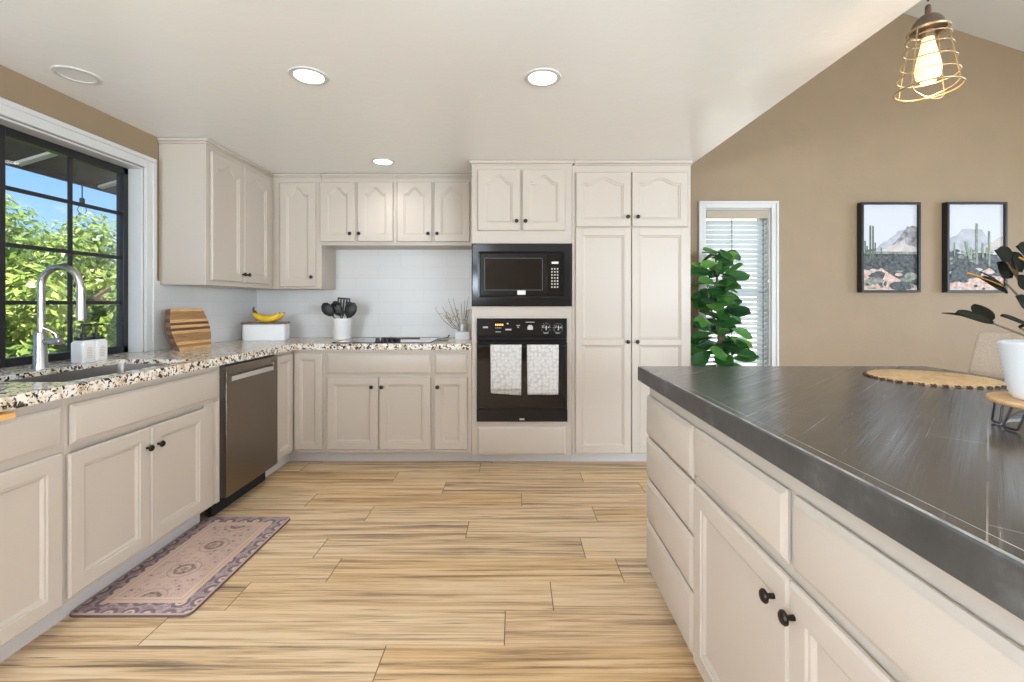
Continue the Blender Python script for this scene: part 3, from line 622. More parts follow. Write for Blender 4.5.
# ------------------------------------------------------------------ cabinets
def outline(wd, ht, d, top=None, A=0.0, N=29):
    """closed outline inset by d; top = distance of the top edge; A = drop of the shoulders of a cathedral arch"""
    t = d if top is None else top
    pts = [(d, d), (wd - d, d)]
    if N == 2: return pts + [(wd - d, ht - t), (d, ht - t)]
    for i in range(N):
        u = 1 - i / (N - 1); x = d + (wd - 2 * d) * u
        s = abs(2 * u - 1) / 0.84
        q = min(1, max(0, (s - 0.06) / 0.94)); sh = 1 - q * q * (3 - 2 * q)
        pts.append((x, ht - t - A * (1 - sh)))
    return pts
def door_mb(x0, x1, z0, z1, arch=0.0, t=0.02, st=0.055, edge=0.006, y=0.0):
    b = MB(); wd, ht = x1 - x0, z1 - z0; N = 29 if arch else 2
    def ring(pts, yy): return [(x0 + u, y - yy, z0 + v) for u, v in pts]
    rs = [ring(outline(wd, ht, 0.006, N=N), 0), ring(outline(wd, ht, 0.006, N=N), 0.006), ring(outline(wd, ht, 0, N=N), 0.007), ring(outline(wd, ht, 0, N=N), t - edge), ring(outline(wd, ht, edge, N=N), t)]
    tp = st * 0.80 if arch else st
    rs += [ring(outline(wd, ht, st, tp, arch, N), t), ring(outline(wd, ht, st + 0.003, tp + 0.003, arch, N), t - 0.005),
           ring(outline(wd, ht, st + 0.009, tp + 0.009, arch, N), t - 0.0055), ring(outline(wd, ht, st + 0.018, tp + 0.018, arch, N), t - 0.0125)]
    b.rings(rs, True, True, True); return b
def two_panel_mb(x0, x1, z0, z1, m0, m1, t=0.02, st=0.052, y=0.0):
    b = MB(); wd = x1 - x0; e = 0.005
    # slab with two openings made of stiles, rails and recessed panels
    def bx(a, c, zz0, zz1): b.box(a, c, y - t, y, zz0, zz1)
    bx(x0, x0 + st, z0, z1); bx(x1 - st, x1, z0, z1); bx(x0 + st, x1 - st, z0, z0 + st); bx(x0 + st, x1 - st, z1 - st, z1); bx(x0 + st, x1 - st, m0, m1)
    for (a, c) in [(z0 + st, m0), (m1, z1 - st)]:
        def r(d, yy): return [(x0 + st + d, y - yy, a + d), (x1 - st - d, y - yy, a + d), (x1 - st - d, y - yy, c - d), (x0 + st + d, y - yy, c - d)]
        b.rings([r(0, t), r(0.004, t - 0.004), r(0.010, t - 0.0045), r(0.016, t - 0.011)], True, False, True)
    return b
def drawer_mb(x0, x1, z0, z1, t=0.02, y=0.0):
    b = MB(); wd, ht = x1 - x0, z1 - z0
    def r(d, yy): return [(x0 + d, y - yy, z0 + d), (x1 - d, y - yy, z0 + d), (x1 - d, y - yy, z1 - d), (x0 + d, y - yy, z1 - d)]
    b.rings([r(0.006, 0), r(0.006, 0.005), r(0, 0.006), r(0, t * 0.55), r(0.004, t * 0.62), r(0.012, t - 0.001), r(0.015, t)], True, True, True); return b
def knob_mb(x, z, y, r=0.0145):
    b = MB(); b.lathe([(0.006, 0.0), (0.0055, 0.012), (0.008, 0.016), (r, 0.019), (r * 1.02, 0.023), (r * 0.8, 0.027), (0.001, 0.029)], (x, y, z), '-y', 16); return b
def knob(x, z, parent, y=-0.02, r=0.0145): return knob_mb(x, z, y, r).build('knob', M['knob'], parent)
def add_door(c, x0, x1, z0, z1, arch=0.0, kn=None, y=0.0, st=0.055):
    o = door_mb(x0, x1, z0, z1, arch, y=y, st=st).build('door', M['cab'], c, angle=22)
    if kn: knob(kn[0], kn[1], o, y - 0.02)
    return o
def add_drawer(c, x0, x1, z0, z1, name='drawer'):
    return drawer_mb(x0, x1, z0, z1).build(name, M['cab'], c, angle=22)
def toe(c, x0, x1, depth=0.075, h=0.1, z0=0.0): MB().box(x0, x1, depth, depth + 0.018, z0, h).build('toe_kick', M['toe'], c)

# --- left run: local x = world Y, local -y = world +X
LX = -1.67
def left_cab(name, label, y0, y1): return thing(name, label, 'cabinet', (LX, y0, 0), 90)
# drawer base at the near end
Y0 = 0.95
c = left_cab('base_cabinet', 'greige base cabinet nearest on the left, with one drawer over a panelled door', Y0, 1.682)
MB().box(0, 1.682 - Y0, 0, 0.60, 0.10, 0.868).build('carcass', M['cab'], c, bevel=0.002)
MB().box(0, 1.682 - Y0, 0.07, 0.60, 0.0, 0.10).build('toe_kick', M['toe'], c)
xd = 1.664 - Y0
add_drawer(c, 0.03, xd, 0.696, 0.8355)
add_door(c, 0.03, xd, 0.1085, 0.668)
MB().box(0.12, 1.474 - Y0, -0.055, 0.40, 0.8445, 0.8625).build('pull_out_board', M['bread_board'], c, bevel=0.002)['label'] = 'orange wooden pull-out bread board'
# sink base
Y0 = 1.682
c = left_cab('sink_cabinet', 'greige sink cabinet under the window, wide false drawer over two knobbed doors', Y0, 2.572)
Wc = 2.572 - Y0
b = MB(); b.box(0, 0.018, 0.02, 0.60, 0.10, 0.868); b.box(Wc - 0.018, Wc, 0.02, 0.60, 0.10, 0.868); b.box(0.018, Wc - 0.018, 0.02, 0.60, 0.10, 0.118); b.box(0.018, Wc - 0.018, 0.588, 0.60, 0.118, 0.868)
b.box(0, Wc, 0, 0.02, 0.838, 0.868); b.box(0.03, 2.442 - Y0, 0, 0.02, 0.668, 0.70); b.box(0, Wc, 0, 0.02, 0.10, 0.128); b.box(0, 0.03, 0, 0.02, 0.128, 0.838); b.box(2.442 - Y0, Wc, 0, 0.02, 0.128, 0.838); b.box(0.03, 2.442 - Y0, 0.004, 0.02, 0.70, 0.838)
b.box(0.03, 2.442 - Y0, 0.012, 0.02, 0.128, 0.668)
b.build('carcass', M['cab'], c)
MB().box(2.515 - Y0, 2.545 - Y0, -0.018, 0, 0.108, 0.672).build('filler_strip', M['cab'], c, bevel=0.002)
MB().box(0, Wc - 0.06, 0.07, 0.088, 0.0, 0.10).build('toe_kick', M['toe'], c)
add_drawer(c, 1.697 - Y0, 2.536 - Y0, 0.687, 0.838, 'false_front')
gz = (447 - 303.3)
add_door(c, 1.687 - Y0, 2.062 - Y0, 0.120, 0.655, kn=(2.040 - Y0, 0.566))
add_door(c, 2.067 - Y0, 2.440 - Y0, 0.120, 0.655, kn=(2.104 - Y0, 0.566))
# dishwasher
dwt = thing('dishwasher', 'dark stainless dishwasher with a pocket handle, left of the room corner', 'dishwasher', (LX, 2.578, 0), 90)
dl = 3.135 - 2.578
MB().box(0, dl, 0.0, 0.57, 0.112, 0.862).build('tub', M['dark_grey'], dwt)
b = MB(); b.box(0.0, dl, -0.035, 0.0, 0.112, 0.765); b.box(0.0, dl, -0.035, 0.0, 0.825, 0.857); b.box(0.0, 0.05, -0.035, 0, 0.765, 0.825); b.box(dl - 0.05, dl, -0.035, 0, 0.765, 0.825); b.box(0.05, dl - 0.05, -0.012, 0, 0.765, 0.825)
b.build('door', M['dw'], dwt, bevel=0.002)
MB().prism([(-0.035, 0.765), (-0.012, 0.765), (-0.012, 0.80), (-0.030, 0.792)], 'x', 0.05, dl - 0.05).build('handle', M['dw_light'], dwt)
MB().box(0, dl, 0.05, 0.07, 0.0, 0.112).build('kick_plate', M['dark'], dwt)

# corner base, one L-shaped unit with two hinged leaves
c = thing('corner_cabinet', 'L-shaped greige corner base cabinet with two narrow leaves meeting in the corner', 'cabinet', (LX, 3.405, 0))
cy = 3.405; cb = -1.4256
b = MB(); b.box(-0.60, 0, 3.145 - cy, 0.63, 0.10, 0.868); b.box(0, cb - LX, 0, 0.63, 0.10, 0.868); b.build('carcass', M['cab'], c, bevel=0.001)
b = MB(); b.box(-0.60, -0.07, 3.145 - cy, 0.6, 0, 0.10); b.box(-0.07, cb - LX, 0.105, 0.6, 0, 0.10); b.build('toe_kick', M['toe'], c)
lf = door_mb(0, 0.235, 0.124, 0.845, st=0.045); lf.move(Matrix.Translation((0, 3.150 - cy, 0)) @ Matrix.Rotation(R(90), 4, 'Z')).build('door', M['cab'], c, angle=22)
door_mb(0.024, -1.437 - LX, 0.124, 0.845, st=0.045).build('door', M['cab'], c, angle=22)
# --- back run
BY = 3.405
def back_cab(name, label, x0): return thing(name, label, 'cabinet', (x0, BY, 0))
x0 = -1.4256; c = back_cab('cooktop_cabinet', 'greige base cabinet under the cooktop, wide false drawer over two doors', x0)
MB().box(0, -0.619 - x0, 0, 0.63, 0.10, 0.868).build('carcass', M['cab'], c, bevel=0.002)
MB().box(0, -0.619 - x0, 0.105, 0.6, 0, 0.10).build('toe_kick', M['toe'], c)
add_drawer(c, -1.4024 - x0, -0.628 - x0, 0.689, 0.841, 'false_front')
add_door(c, -1.4024 - x0, -1.0185 - x0, 0.124, 0.667, kn=(-1.064 - x0, 0.594))
add_door(c, -1.0115 - x0, -0.628 - x0, 0.124, 0.667, kn=(-0.9895 - x0, 0.594))
x0 = -0.619; c = back_cab('narrow_base_cabinet', 'narrow greige base cabinet with a small drawer and one door, beside the oven', x0)
MB().box(0, -0.325 - x0, 0, 0.63, 0.10, 0.868).build('carcass', M['cab'], c, bevel=0.002)
MB().box(0, -0.325 - x0, 0.105, 0.6, 0, 0.10).build('toe_kick', M['toe'], c)
add_drawer(c, -0.6026 - x0, -0.354 - x0, 0.689, 0.841)
add_door(c, -0.6026 - x0, -0.354 - x0, 0.124, 0.667, kn=(-0.575 - x0, 0.594))

# tall oven cabinet
TY = 3.40; x0 = -0.3225; x1 = 0.424; Wt = x1 - x0
c = thing('oven_cabinet', 'tall greige cabinet housing microwave and oven, two arched doors on top', 'cabinet', (x0, TY, 0))
b = MB(); s = 0.036
b.box(0, s, 0, 0.64, 0.08, 2.246); b.box(Wt - s, Wt, 0, 0.64, 0.08, 2.246); b.box(s, Wt - s, 0.62, 0.64, 0.08, 2.246)
for (a, d) in [(0.08, 0.336), (1.101, 1.200), (1.650, 2.246)]: b.box(s, Wt - s, 0, 0.62, a, d)
b.build('carcass', M['cab'], c)
MB().box(0.0, Wt, 0.10, 0.60, 0, 0.08).build('toe_kick', M['toe'], c)
def crown(c, x0, x1, dep, ztop, z0, left=True, right=True, y=0.0):
    b = MB(); o = 0.016; l = o if left else 0; r = o if right else 0
    b.box(x0 - l, x1 + r, y - o, dep, ztop - 0.022, ztop); b.box(x0 - l * 0.5, x1 + r * 0.5, y - o * 0.45, dep, z0, ztop - 0.022)
    b.build('crown_moulding', M['cab'], c, bevel=0.003)
crown(c, 0, Wt, 0.64, H - 0.002, 2.246)
add_drawer(c, -0.279 - x0, 0.3795 - x0, 0.090, 0.296)
add_door(c, -0.279 - x0, 0.0375 - x0, 1.756, 2.211, 0.055, kn=(0.0115 - x0, 1.824))
add_door(c, 0.0535 - x0, 0.3755 - x0, 1.756, 2.211, 0.055, kn=(0.078 - x0, 1.824))
# pantry
x0 = 0.426; x1 = 1.312; Wp = x1 - x0
c = thing('pantry_cabinet', 'tall greige pantry cabinet right of the oven, two long doors under two arched ones', 'cabinet', (x0, TY, 0))
MB().box(0, Wp, 0, 0.64, 0.09, 2.246).build('carcass', M['cab'], c, bevel=0.002)
MB().box(0, Wp, 0.10, 0.60, 0, 0.09).build('toe_kick', M['toe'], c)
crown(c, 0.016, Wp, 0.64, H - 0.002, 2.246, left=False)
xa, xm0, xm1, xb = 0.452 - x0, 0.8625 - x0, 0.8695 - x0, 1.286 - x0
add_door(c, xa, xm0, 1.783, 2.192, 0.042, kn=(0.836 - x0, 1.855)); add_door(c, xm1, xb, 1.783, 2.192, 0.042, kn=(0.910 - x0, 1.855))
for (a, d, kx) in [(xa, xm0, 0.836 - x0), (xm1, xb, 0.906 - x0)]:
    o = two_panel_mb(a, d, 0.106, 1.772, 0.903, 0.945).build('door', M['cab'], c, bevel=0.002, angle=22); knob(kx, 0.930, o)

# --- wall cabinets
UY = 3.745; UZ0 = 1.335
# left wall pair: local x = world Y
c = thing('wall_cabinet', 'greige wall cabinet with two tall arched doors right of the window', 'cabinet', (-1.995, 2.935, UZ0), 90)
Lw = UY - 2.935
MB().box(0, Lw, 0, 0.303, 0, 2.246 - UZ0).build('carcass', M['cab'], c, bevel=0.002)
b = MB(); b.box(-0.014, Lw, -0.014, 0.303, H - 0.022 - UZ0, H - 0.002 - UZ0); b.box(-0.006, Lw, -0.006, 0.303, 2.246 - UZ0, H - 0.022 - UZ0); b.build('crown_moulding', M['cab'], c, bevel=0.003)
add_door(c, 2.972 - 2.935, 3.322 - 2.935, 1.366 - UZ0, 2.210 - UZ0, 0.055, kn=(3.300 - 2.935, 1.424 - UZ0))
add_door(c, 3.329 - 2.935, 3.676 - 2.935, 1.366 - UZ0, 2.210 - UZ0, 0.055, kn=(3.354 - 2.935, 1.424 - UZ0))
# corner single
x0 = -1.995; c = thing('wall_cabinet', 'greige wall cabinet in the room corner with a single arched door', 'cabinet', (x0, UY, UZ0))
MB().box(-0.30, -1.592 - x0, 0, WY - UY - 0.011, 0, 2.246 - UZ0).build('carcass', M['cab'], c, bevel=0.002)
b = MB(); b.box(0, -1.592 - x0, -0.014, 0.29, H - 0.022 - UZ0, H - 0.002 - UZ0); b.box(0, -1.592 - x0, -0.006, 0.29, 2.246 - UZ0, H - 0.022 - UZ0); b.build('crown_moulding', M['cab'], c, bevel=0.003)
add_door(c, -1.930 - x0, -1.636 - x0, 1.350 - UZ0, 2.207 - UZ0, 0.06, kn=(-1.661 - x0, 1.429 - UZ0))
# two short pairs over the cooktop
SZ = 1.690
for (x0, x1, da, kn2, label) in [(-1.590, -0.980, [(319.5, 354.6), (357.2, 393.0)], (350.6, 359.5), 'short greige wall cabinet over the cooktop, pair of arched doors next to the corner cabinet'),
                                 (-0.980, -0.327, [(396.8, 431.8), (434.0, 469.6)], (428.4, 437.4), 'short greige wall cabinet over the cooktop, pair of arched doors next to the microwave')]:
    c = thing('short_wall_cabinet', label, 'cabinet', (x0, UY, SZ))
    MB().box(0, x1 - x0, 0, WY - UY - 0.011, 0, 2.246 - SZ).build('carcass', M['cab'], c, bevel=0.002)
    b = MB(); b.box(0, x1 - x0, -0.014, 0.29, H - 0.022 - SZ, H - 0.002 - SZ); b.box(0, x1 - x0, -0.006, 0.29, 2.246 - SZ, H - 0.022 - SZ); b.build('crown_moulding', M['cab'], c, bevel=0.003)
    for (p, kx) in zip(da, kn2):
        a, d = wx(p[0], UY - 0.02), wx(p[1], UY - 0.02)
        add_door(c, a - x0, d - x0, 1.719 - SZ, 2.210 - SZ, 0.055, kn=(wx(kx, UY - 0.02) - x0, 1.784 - SZ))

# ------------------------------------------------------------------ granite worktop, sink, tap
CX = -1.634; CY = 3.372; GZ0, GZ1 = 0.8705, 0.915
SX0, SX1, SY0, SY1 = -2.11, -1.715, 1.734, 2.43
ct = thing('granite_countertop', 'L-shaped cream granite worktop with dark flecks under the window and along the back', 'countertop', (WX, 0.9, GZ0))
b = MB(); ox, oy, oz = WX, 0.9, GZ0
def gb(x0, x1, y0, y1, z0=GZ0, z1=GZ1): b.box(x0 - ox, x1 - ox, y0 - oy, y1 - oy, z0 - oz, z1 - oz)
GS = 0.893
gb(WX, CX, 0.9, SY0, GS); gb(WX, CX, SY1, WY, GS); gb(SX1, CX, SY0, SY1, GS); gb(WX, SX0, SY0, SY1, GS); gb(CX, -0.3245, CY, WY, GS)
gb(CX - 0.032, CX, 0.9, CY + 0.032, GZ0, GS); gb(CX, -0.3245, CY, CY + 0.032, GZ0, GS)
gb(WX - 0.098, WX, WL0 + 0.012, WL1 - 0.012, 0.880, 0.915)
o = b.build('slab', M['granite'], ct, smooth=False)
sk = thing('kitchen_sink', 'undermount stainless sink set in the granite below the window', 'sink', ((SX0 + SX1) / 2, (SY0 + SY1) / 2, 0.67))
def rrect(hx, hy, r, z, n=6):
    pts = []
    for (sx, sy, a0) in [(1, 1, 0), (-1, 1, 90), (-1, -1, 180), (1, -1, 270)]:
        for k in range(n + 1):
            a = R(a0 + 90 * k / n); pts.append((sx * (hx - r) + r * math.cos(a), sy * (hy - r) + r * math.sin(a), z))
    return pts
hx, hy = (SX1 - SX0) / 2, (SY1 - SY0) / 2
b = MB(); b.rings([rrect(hx + 0.012, hy + 0.012, 0.03, 0.2225), rrect(hx - 0.0, hy - 0.0, 0.025, 0.2225), rrect(hx - 0.004, hy - 0.004, 0.03, 0.03), rrect(hx - 0.03, hy - 0.03, 0.03, 0.008), rrect(0.05, 0.05, 0.049, 0.002)], True, False, True)
b.rings([rrect(hx + 0.012, hy + 0.012, 0.03, 0.2225), rrect(hx + 0.006, hy + 0.006, 0.03, 0.02), rrect(hx - 0.02, hy - 0.02, 0.03, 0.0)], True, False, True)
b.build('bowl', M['steel'], sk, recalc=False)
b = MB(); b.lathe([(0.045, 0.003), (0.045, 0.006), (0.03, 0.007), (0.022, 0.004)], n=20); b.build('drain', M['nickel'], sk)
fa = thing('kitchen_faucet', 'brushed nickel gooseneck faucet standing behind the sink', 'faucet', (-2.190, 2.1, 0.915))
b = MB(); b.lathe([(0.029, 0), (0.029, 0.006), (0.0255, 0.016), (0.0225, 0.16), (0.020, 0.166), (0.015, 0.168)], n=24); b.build('body', M['nickel'], fa)
pts = [(0.004, 0, 0.165), (0.004, 0, 0.36)]
for k in range(0, 19):
    a = R(180 - 10 * k); pts.append((0.094 + 0.090 * math.cos(a), 0, 0.378 + 0.090 * math.sin(a)))
pts += [(0.186, 0, 0.36)]
b = MB(); b.tube(pts, 0.0142, 14); b.build('spout', M['nickel'], fa)
b = MB(); b.lathe([(0.0155, 0.375), (0.0165, 0.33), (0.0185, 0.235), (0.0175, 0.222), (0.012, 0.222)], (0.187, 0, 0), n=18); b.build('spray_head', M['nickel'], fa)
b = MB(); b.lathe([(0.013, 0.02), (0.013, 0.055), (0.016, 0.06), (0.016, 0.095), (0.012, 0.1)], (0, 0, 0.125), 'x', 14); b.tube([(0.078, 0, 0.14), (0.072, 0, 0.16), (0.05, -0.01, 0.178), (0.03, -0.02, 0.19)], [0.007, 0.006, 0.005, 0.004], 8)
b.build('handle', M['nickel'], fa)

# soap dispensers on the sill
def dispenser(loc, label):
    t = thing('soap_dispenser', label, 'soap dispenser', loc, 0, 'soap dispensers by the sink')
    b = MB(); b.rings([rrect(0.032, 0.034, 0.010, 0), rrect(0.034, 0.0358, 0.011, 0.004), rrect(0.034, 0.0358, 0.011, 0.098), rrect(0.028, 0.030, 0.012, 0.109), rrect(0.024, 0.026, 0.012, 0.112)], True, True, True); b.build('bottle', M['ceramic'], t)
    b = MB(); b.rings([rrect(0.026, 0.028, 0.010, 0.110), rrect(0.026, 0.028, 0.010, 0.124)], True, True, True); b.build('collar', M['black_plastic'], t, bevel=0.002)
    b = MB(); b.lathe([(0.014, 0.126), (0.014, 0.142), (0.006, 0.144), (0.006, 0.182), (0.010, 0.184), (0.010, 0.194), (0.003, 0.196)], n=12); b.tube([(0, 0, 0.189), (0.035, 0, 0.190), (0.044, 0, 0.184)], 0.0045, 8); b.build('pump', M['black_plastic'], t)
    b = MB(); rr = random.Random(5)
    for k in range(7):
        ln = rr.uniform(0.015, 0.032); b.box(0.0342, 0.0346, -ln / 2, ln / 2, 0.022 + k * 0.0085, 0.0255 + k * 0.0085)
    b.build('printed_marks', M['gold'], t)
M['gold'] = plain('faint_gold_print', (0.62, 0.45, 0.30), 0.5)
dispenser((-2.215, 2.334, 0.915), 'white soap dispenser with black pump, the one nearer the faucet')
dispenser((-2.215, 2.4065, 0.915), 'white soap dispenser with black pump, the one farther from the faucet')

# cutting board leaning by the corner
cbt = thing('cutting_board', 'striped wooden cutting board with bowed sides leaning under the wall cabinet', 'cutting board', (-2.105, 3.005, 0.9155), 0)
b = MB(); hh, hw = 0.272, 0.138
L = []
for i in range(13): z = hh * i / 12; L.append((hw + 0.034 * math.sin(math.pi * i / 12), z))
ol = [(u, z) for u, z in L] + [(-u, z) for u, z in L[::-1]]
N_ = len(ol)
b.mi = 0; b.add([(0.0, u, z) for u, z in ol], [list(range(N_))]); b.add([(-0.034, u, z) for u, z in ol], [list(range(N_))[::-1]])
b.mi = 1; b.rings([[(0.0, u, z) for u, z in ol], [(-0.034, u, z) for u, z in ol]])
b.move(Matrix.Rotation(R(-2), 4, 'Z') @ Matrix.Rotation(R(-13), 4, 'Y')).build('board', [M['striped'], M['endgrain']], cbt, angle=25)

# bread box, bananas
bb = thing('bread_box', 'white bread box with a dark wooden lid in the counter corner', 'bread box', (-2.045, 3.745, 0.915), 12)
b = MB(); b.rings([rrect(0.156, 0.085, 0.03, 0), rrect(0.160, 0.088, 0.032, 0.004), rrect(0.160, 0.088, 0.032, 0.128), rrect(0.156, 0.084, 0.03, 0.130)], True, True, True); b.build('box', M['ceramic_matte'], bb)
b = MB(); b.rings([rrect(0.164, 0.092, 0.03, 0.1305), rrect(0.166, 0.094, 0.03, 0.134), rrect(0.166, 0.094, 0.03, 0.144), rrect(0.162, 0.090, 0.03, 0.147)], True, True, True); b.build('lid', M['walnut'], bb)
bn = thing('banana_bunch', 'bunch of ripe yellow bananas lying on the bread box lid', 'bananas', (-2.010, 3.715, 1.0625), 8)
for k, (dy, tilt, sc) in enumerate([(-0.045, -12, 1.0), (0.0, 0, 1.03), (0.045, 10, 0.95)]):
    pts = []; rad = []
    for i in range(15):
        t = i / 14; a = R(218 + 104 * t)
        pts.append(Vector((0.150 * math.cos(a) * 0.92 * sc, 0, 0.150 + 0.120 * math.sin(a) * sc)))
        rad.append(0.0245 * (min(1, 0.30 + 3.0 * t) if t < 0.25 else (1 if t < 0.78 else max(0.22, 1 - (t - 0.78) * 3.6))))
    base = pts[0].copy()
    mt = Matrix.Translation((0, dy * 0.55, 0)) @ Matrix.Translation(base) @ Matrix.Rotation(R(tilt), 4, 'Z') @ Matrix.Translation(-base)
    pts = [mt @ p for p in pts]
    b = MB(); b.tube(pts, rad, 8); zmin = min(p[2] for p in b.v)
    b.v = [(p[0], p[1], p[2] - zmin + 0.001) for p in b.v]
    p0 = Vector(b.v[0]); o = b.build('banana', M['banana'], bn, angle=60)
    e0 = sum((Vector(q) for q in b.v[:8]), Vector()) / 8; e1 = sum((Vector(q) for q in b.v[-8:]), Vector()) / 8
    t_ = MB(); t_.tube([e0 + Vector((0.004, 0, -0.003)), Vector((-0.118, 0.0, 0.104)), Vector((-0.112, 0.0, 0.122))], [0.007, 0.007, 0.008], 8); t_.build('stem', M['banana_tip'], o)
    t_ = MB(); t_.tube([e1, e1 + Vector((0.006, 0, 0.006))], [0.0045, 0.003], 6); t_.build('tip', M['banana_tip'], o)

# utensil crock and its tools
uc = (-1.440, 3.80, 0.915)
cr = thing('utensil_crock', 'white ceramic crock full of black cooking tools against the splashback', 'crock', uc)
b = MB(); b.lathe([(0.066, 0), (0.070, 0.004), (0.078, 0.150), (0.081, 0.172), (0.079, 0.176), (0.075, 0.172), (0.064, 0.01), (0.001, 0.008)], n=32, cap1=False); b.build('pot', M['ceramic'], cr)
def tool(name, label, foot, top, head):
    f = Vector(foot); t = Vector(top); d = (t - f); L_ = d.length
    o = thing(name, label, 'kitchen utensil', Vector(uc) + f, 0, 'black utensils in the crock')
    z_ = d.normalized(); x_ = Vector((0, 1, 0)).cross(z_).normalized(); y_ = z_.cross(x_)      # flat side of the head faces the room
    o.rotation_euler = Matrix((x_, y_, z_)).transposed().to_euler()
    b = MB(); b.tube([(0, 0, 0), (0, 0, L_ * 0.5), (0, 0, L_)], [0.007, 0.006, 0.005], 8); b.build('handle', M['black_plastic'], o)
    h = MB(); head(h, L_); k_ = 1.45; h.v = [(x * k_, y * k_, L_ + (z - L_) * k_ - 0.02) for x, y, z in h.v]; h.build('head', M['black_plastic'], o, angle=50)
def h_spoon(h, L): 
    h.rings([[(0.006 * math.cos(a) if False else w_ * math.cos(a), 0.010 * math.sin(a) * (0.4 + w_ / 0.04) - d_, L + z) for a in [2 * math.pi * i / 12 for i in range(12)]] for (w_, z, d_) in [(0.006, 0, 0), (0.020, 0.012, 0.004), (0.031, 0.035, 0.008), (0.032, 0.058, 0.008), (0.022, 0.080, 0.004), (0.006, 0.090, 0)]], True, True, True)
def h_turner(h, L):
    h.box(-0.008, 0.008, -0.003, 0.003, L, L + 0.02); h.box(-0.036, 0.036, -0.003, 0.003, L + 0.015, L + 0.03); h.box(-0.036, 0.036, -0.003, 0.003, L + 0.095, L + 0.105)
    for k in range(5): x = -0.0325 + k * 0.01625; h.box(x - 0.0042, x + 0.0042, -0.003, 0.003, L + 0.03, L + 0.095)
def h_fork(h, L):
    h_spoon(h, L)
    for k in range(6): x = -0.028 + k * 0.011; h.tube([(x, 0, L + 0.045), (x * 1.05, -0.018, L + 0.062), (x * 1.05, -0.026, L + 0.075)], 0.0035, 6)
def h_ladle(h, L):
    h.lathe([(0.001, -0.012), (0.022, -0.008), (0.036, 0.008), (0.042, 0.028), (0.039, 0.028), (0.033, 0.010), (0.001, -0.006)], (0, -0.02, L + 0.015), n=18)
def h_spat(h, L):
    h.rings([[(sx * w_, sy * 0.004, L + z) for sx, sy in ((1, 1), (-1, 1), (-1, -1), (1, -1))] for (w_, z) in [(0.008, 0), (0.026, 0.02), (0.029, 0.075), (0.024, 0.088)]], True, True, True)
tool('cooking_spoon', 'black cooking spoon leaning far to the left out of the white crock', (0.056, -0.012, 0.03), (-0.088, -0.012, 0.212), h_spoon)
tool('pasta_fork', 'black toothed pasta fork left of the slotted turner in the crock', (0.035, 0.03, 0.02), (-0.040, 0.03, 0.215), h_fork)
tool('slotted_turner', 'black slotted turner, tallest in the middle of the white crock', (-0.02, 0.008, 0.02), (-0.002, 0.008, 0.215), h_turner)
tool('spatula', 'black flat spatula standing behind the slotted turner in the crock', (-0.01, 0.05, 0.02), (0.030, 0.052, 0.205), h_spat)
tool('serving_spoon', 'black serving spoon leaning out to the right of the white crock', (-0.030, -0.03, 0.02), (0.062, -0.03, 0.200), h_spoon)

# cooktop with its four knobs, objects on it
ck = thing('cooktop', 'black glass cooktop set flush in the back granite worktop', 'cooktop', (-1.005, 3.66, 0.9155))
b = MB(); b.box(-0.365, 0.365, -0.245, 0.245, 0.0, 0.005); b.build('glass_top', M['ceran'], ck, bevel=0.001)
b = MB(); b.box(-0.369, 0.369, -0.249, -0.245, 0, 0.0065); b.box(-0.369, 0.369, 0.245, 0.249, 0, 0.0065); b.box(-0.369, -0.365, -0.245, 0.245, 0, 0.0065); b.box(0.365, 0.369, -0.245, 0.245, 0, 0.0065); b.build('rim', M['black_trim'], ck)
for (x, y) in [(-0.20, -0.1), (0.21, -0.1), (-0.20, 0.12), (0.21, 0.12)]:
    b = MB(); r = 0.09; b.lathe([(r, 0.005), (r, 0.0054), (r + 0.002, 0.0054), (r + 0.002, 0.005)], (x, y, 0), n=32, cap0=False, cap1=False); b.build('burner_ring', M['dark_grey'], ck)
for (x, y) in [(-0.035, -0.215), (0.002, -0.195), (0.034, -0.215), (0.05, -0.165)]:
    b = MB(); b.lathe([(0.021, 0.005), (0.021, 0.012), (0.017, 0.015), (0.015, 0.036), (0.012, 0.038)], (x, y, 0), n=16); b.box(x - 0.003, x + 0.003, y - 0.016, y + 0.016, 0.036, 0.041); b.build('knob', M['black_plastic'], ck)
sp = thing('turner_utensil', 'slim black utensil lying on the cooktop beside its knobs', 'kitchen utensil', (-0.95, 3.56, 0.9215), -12)
b = MB(); b.rings([[(x, y * w_, z + h_) for (y, z) in ((-1, 0.0), (1, 0.0), (1, 0.012), (-1, 0.012))] for (x, w_, h_) in [(0, 0.03, 0.014), (0.05, 0.03, 0.012), (0.08, 0.012, 0.012), (0.22, 0.008, 0.016)]], True, True, True)
b.box(0.0, 0.05, -0.02, 0.02, 0.0, 0.014); b.build('blade_and_handle', M['black_plastic'], sp, bevel=0.002)
sr = thing('spoon_rest', 'small grey spoon rest at the right end of the cooktop', 'spoon rest', (-0.585, 3.70, 0.9155))
b = MB(); b.lathe([(0.02, 0), (0.045, 0.004), (0.052, 0.018), (0.049, 0.018), (0.04, 0.008), (0.001, 0.006)], n=22); b.build('dish', M['zinc'], sr)
b = MB(); b.tube([(-0.01, 0, 0.013), (0.035, 0.0, 0.02), (0.052, 0.0, 0.042)], [0.004, 0.004, 0.006], 8); b.build('spoon', M['black_plastic'], sr)

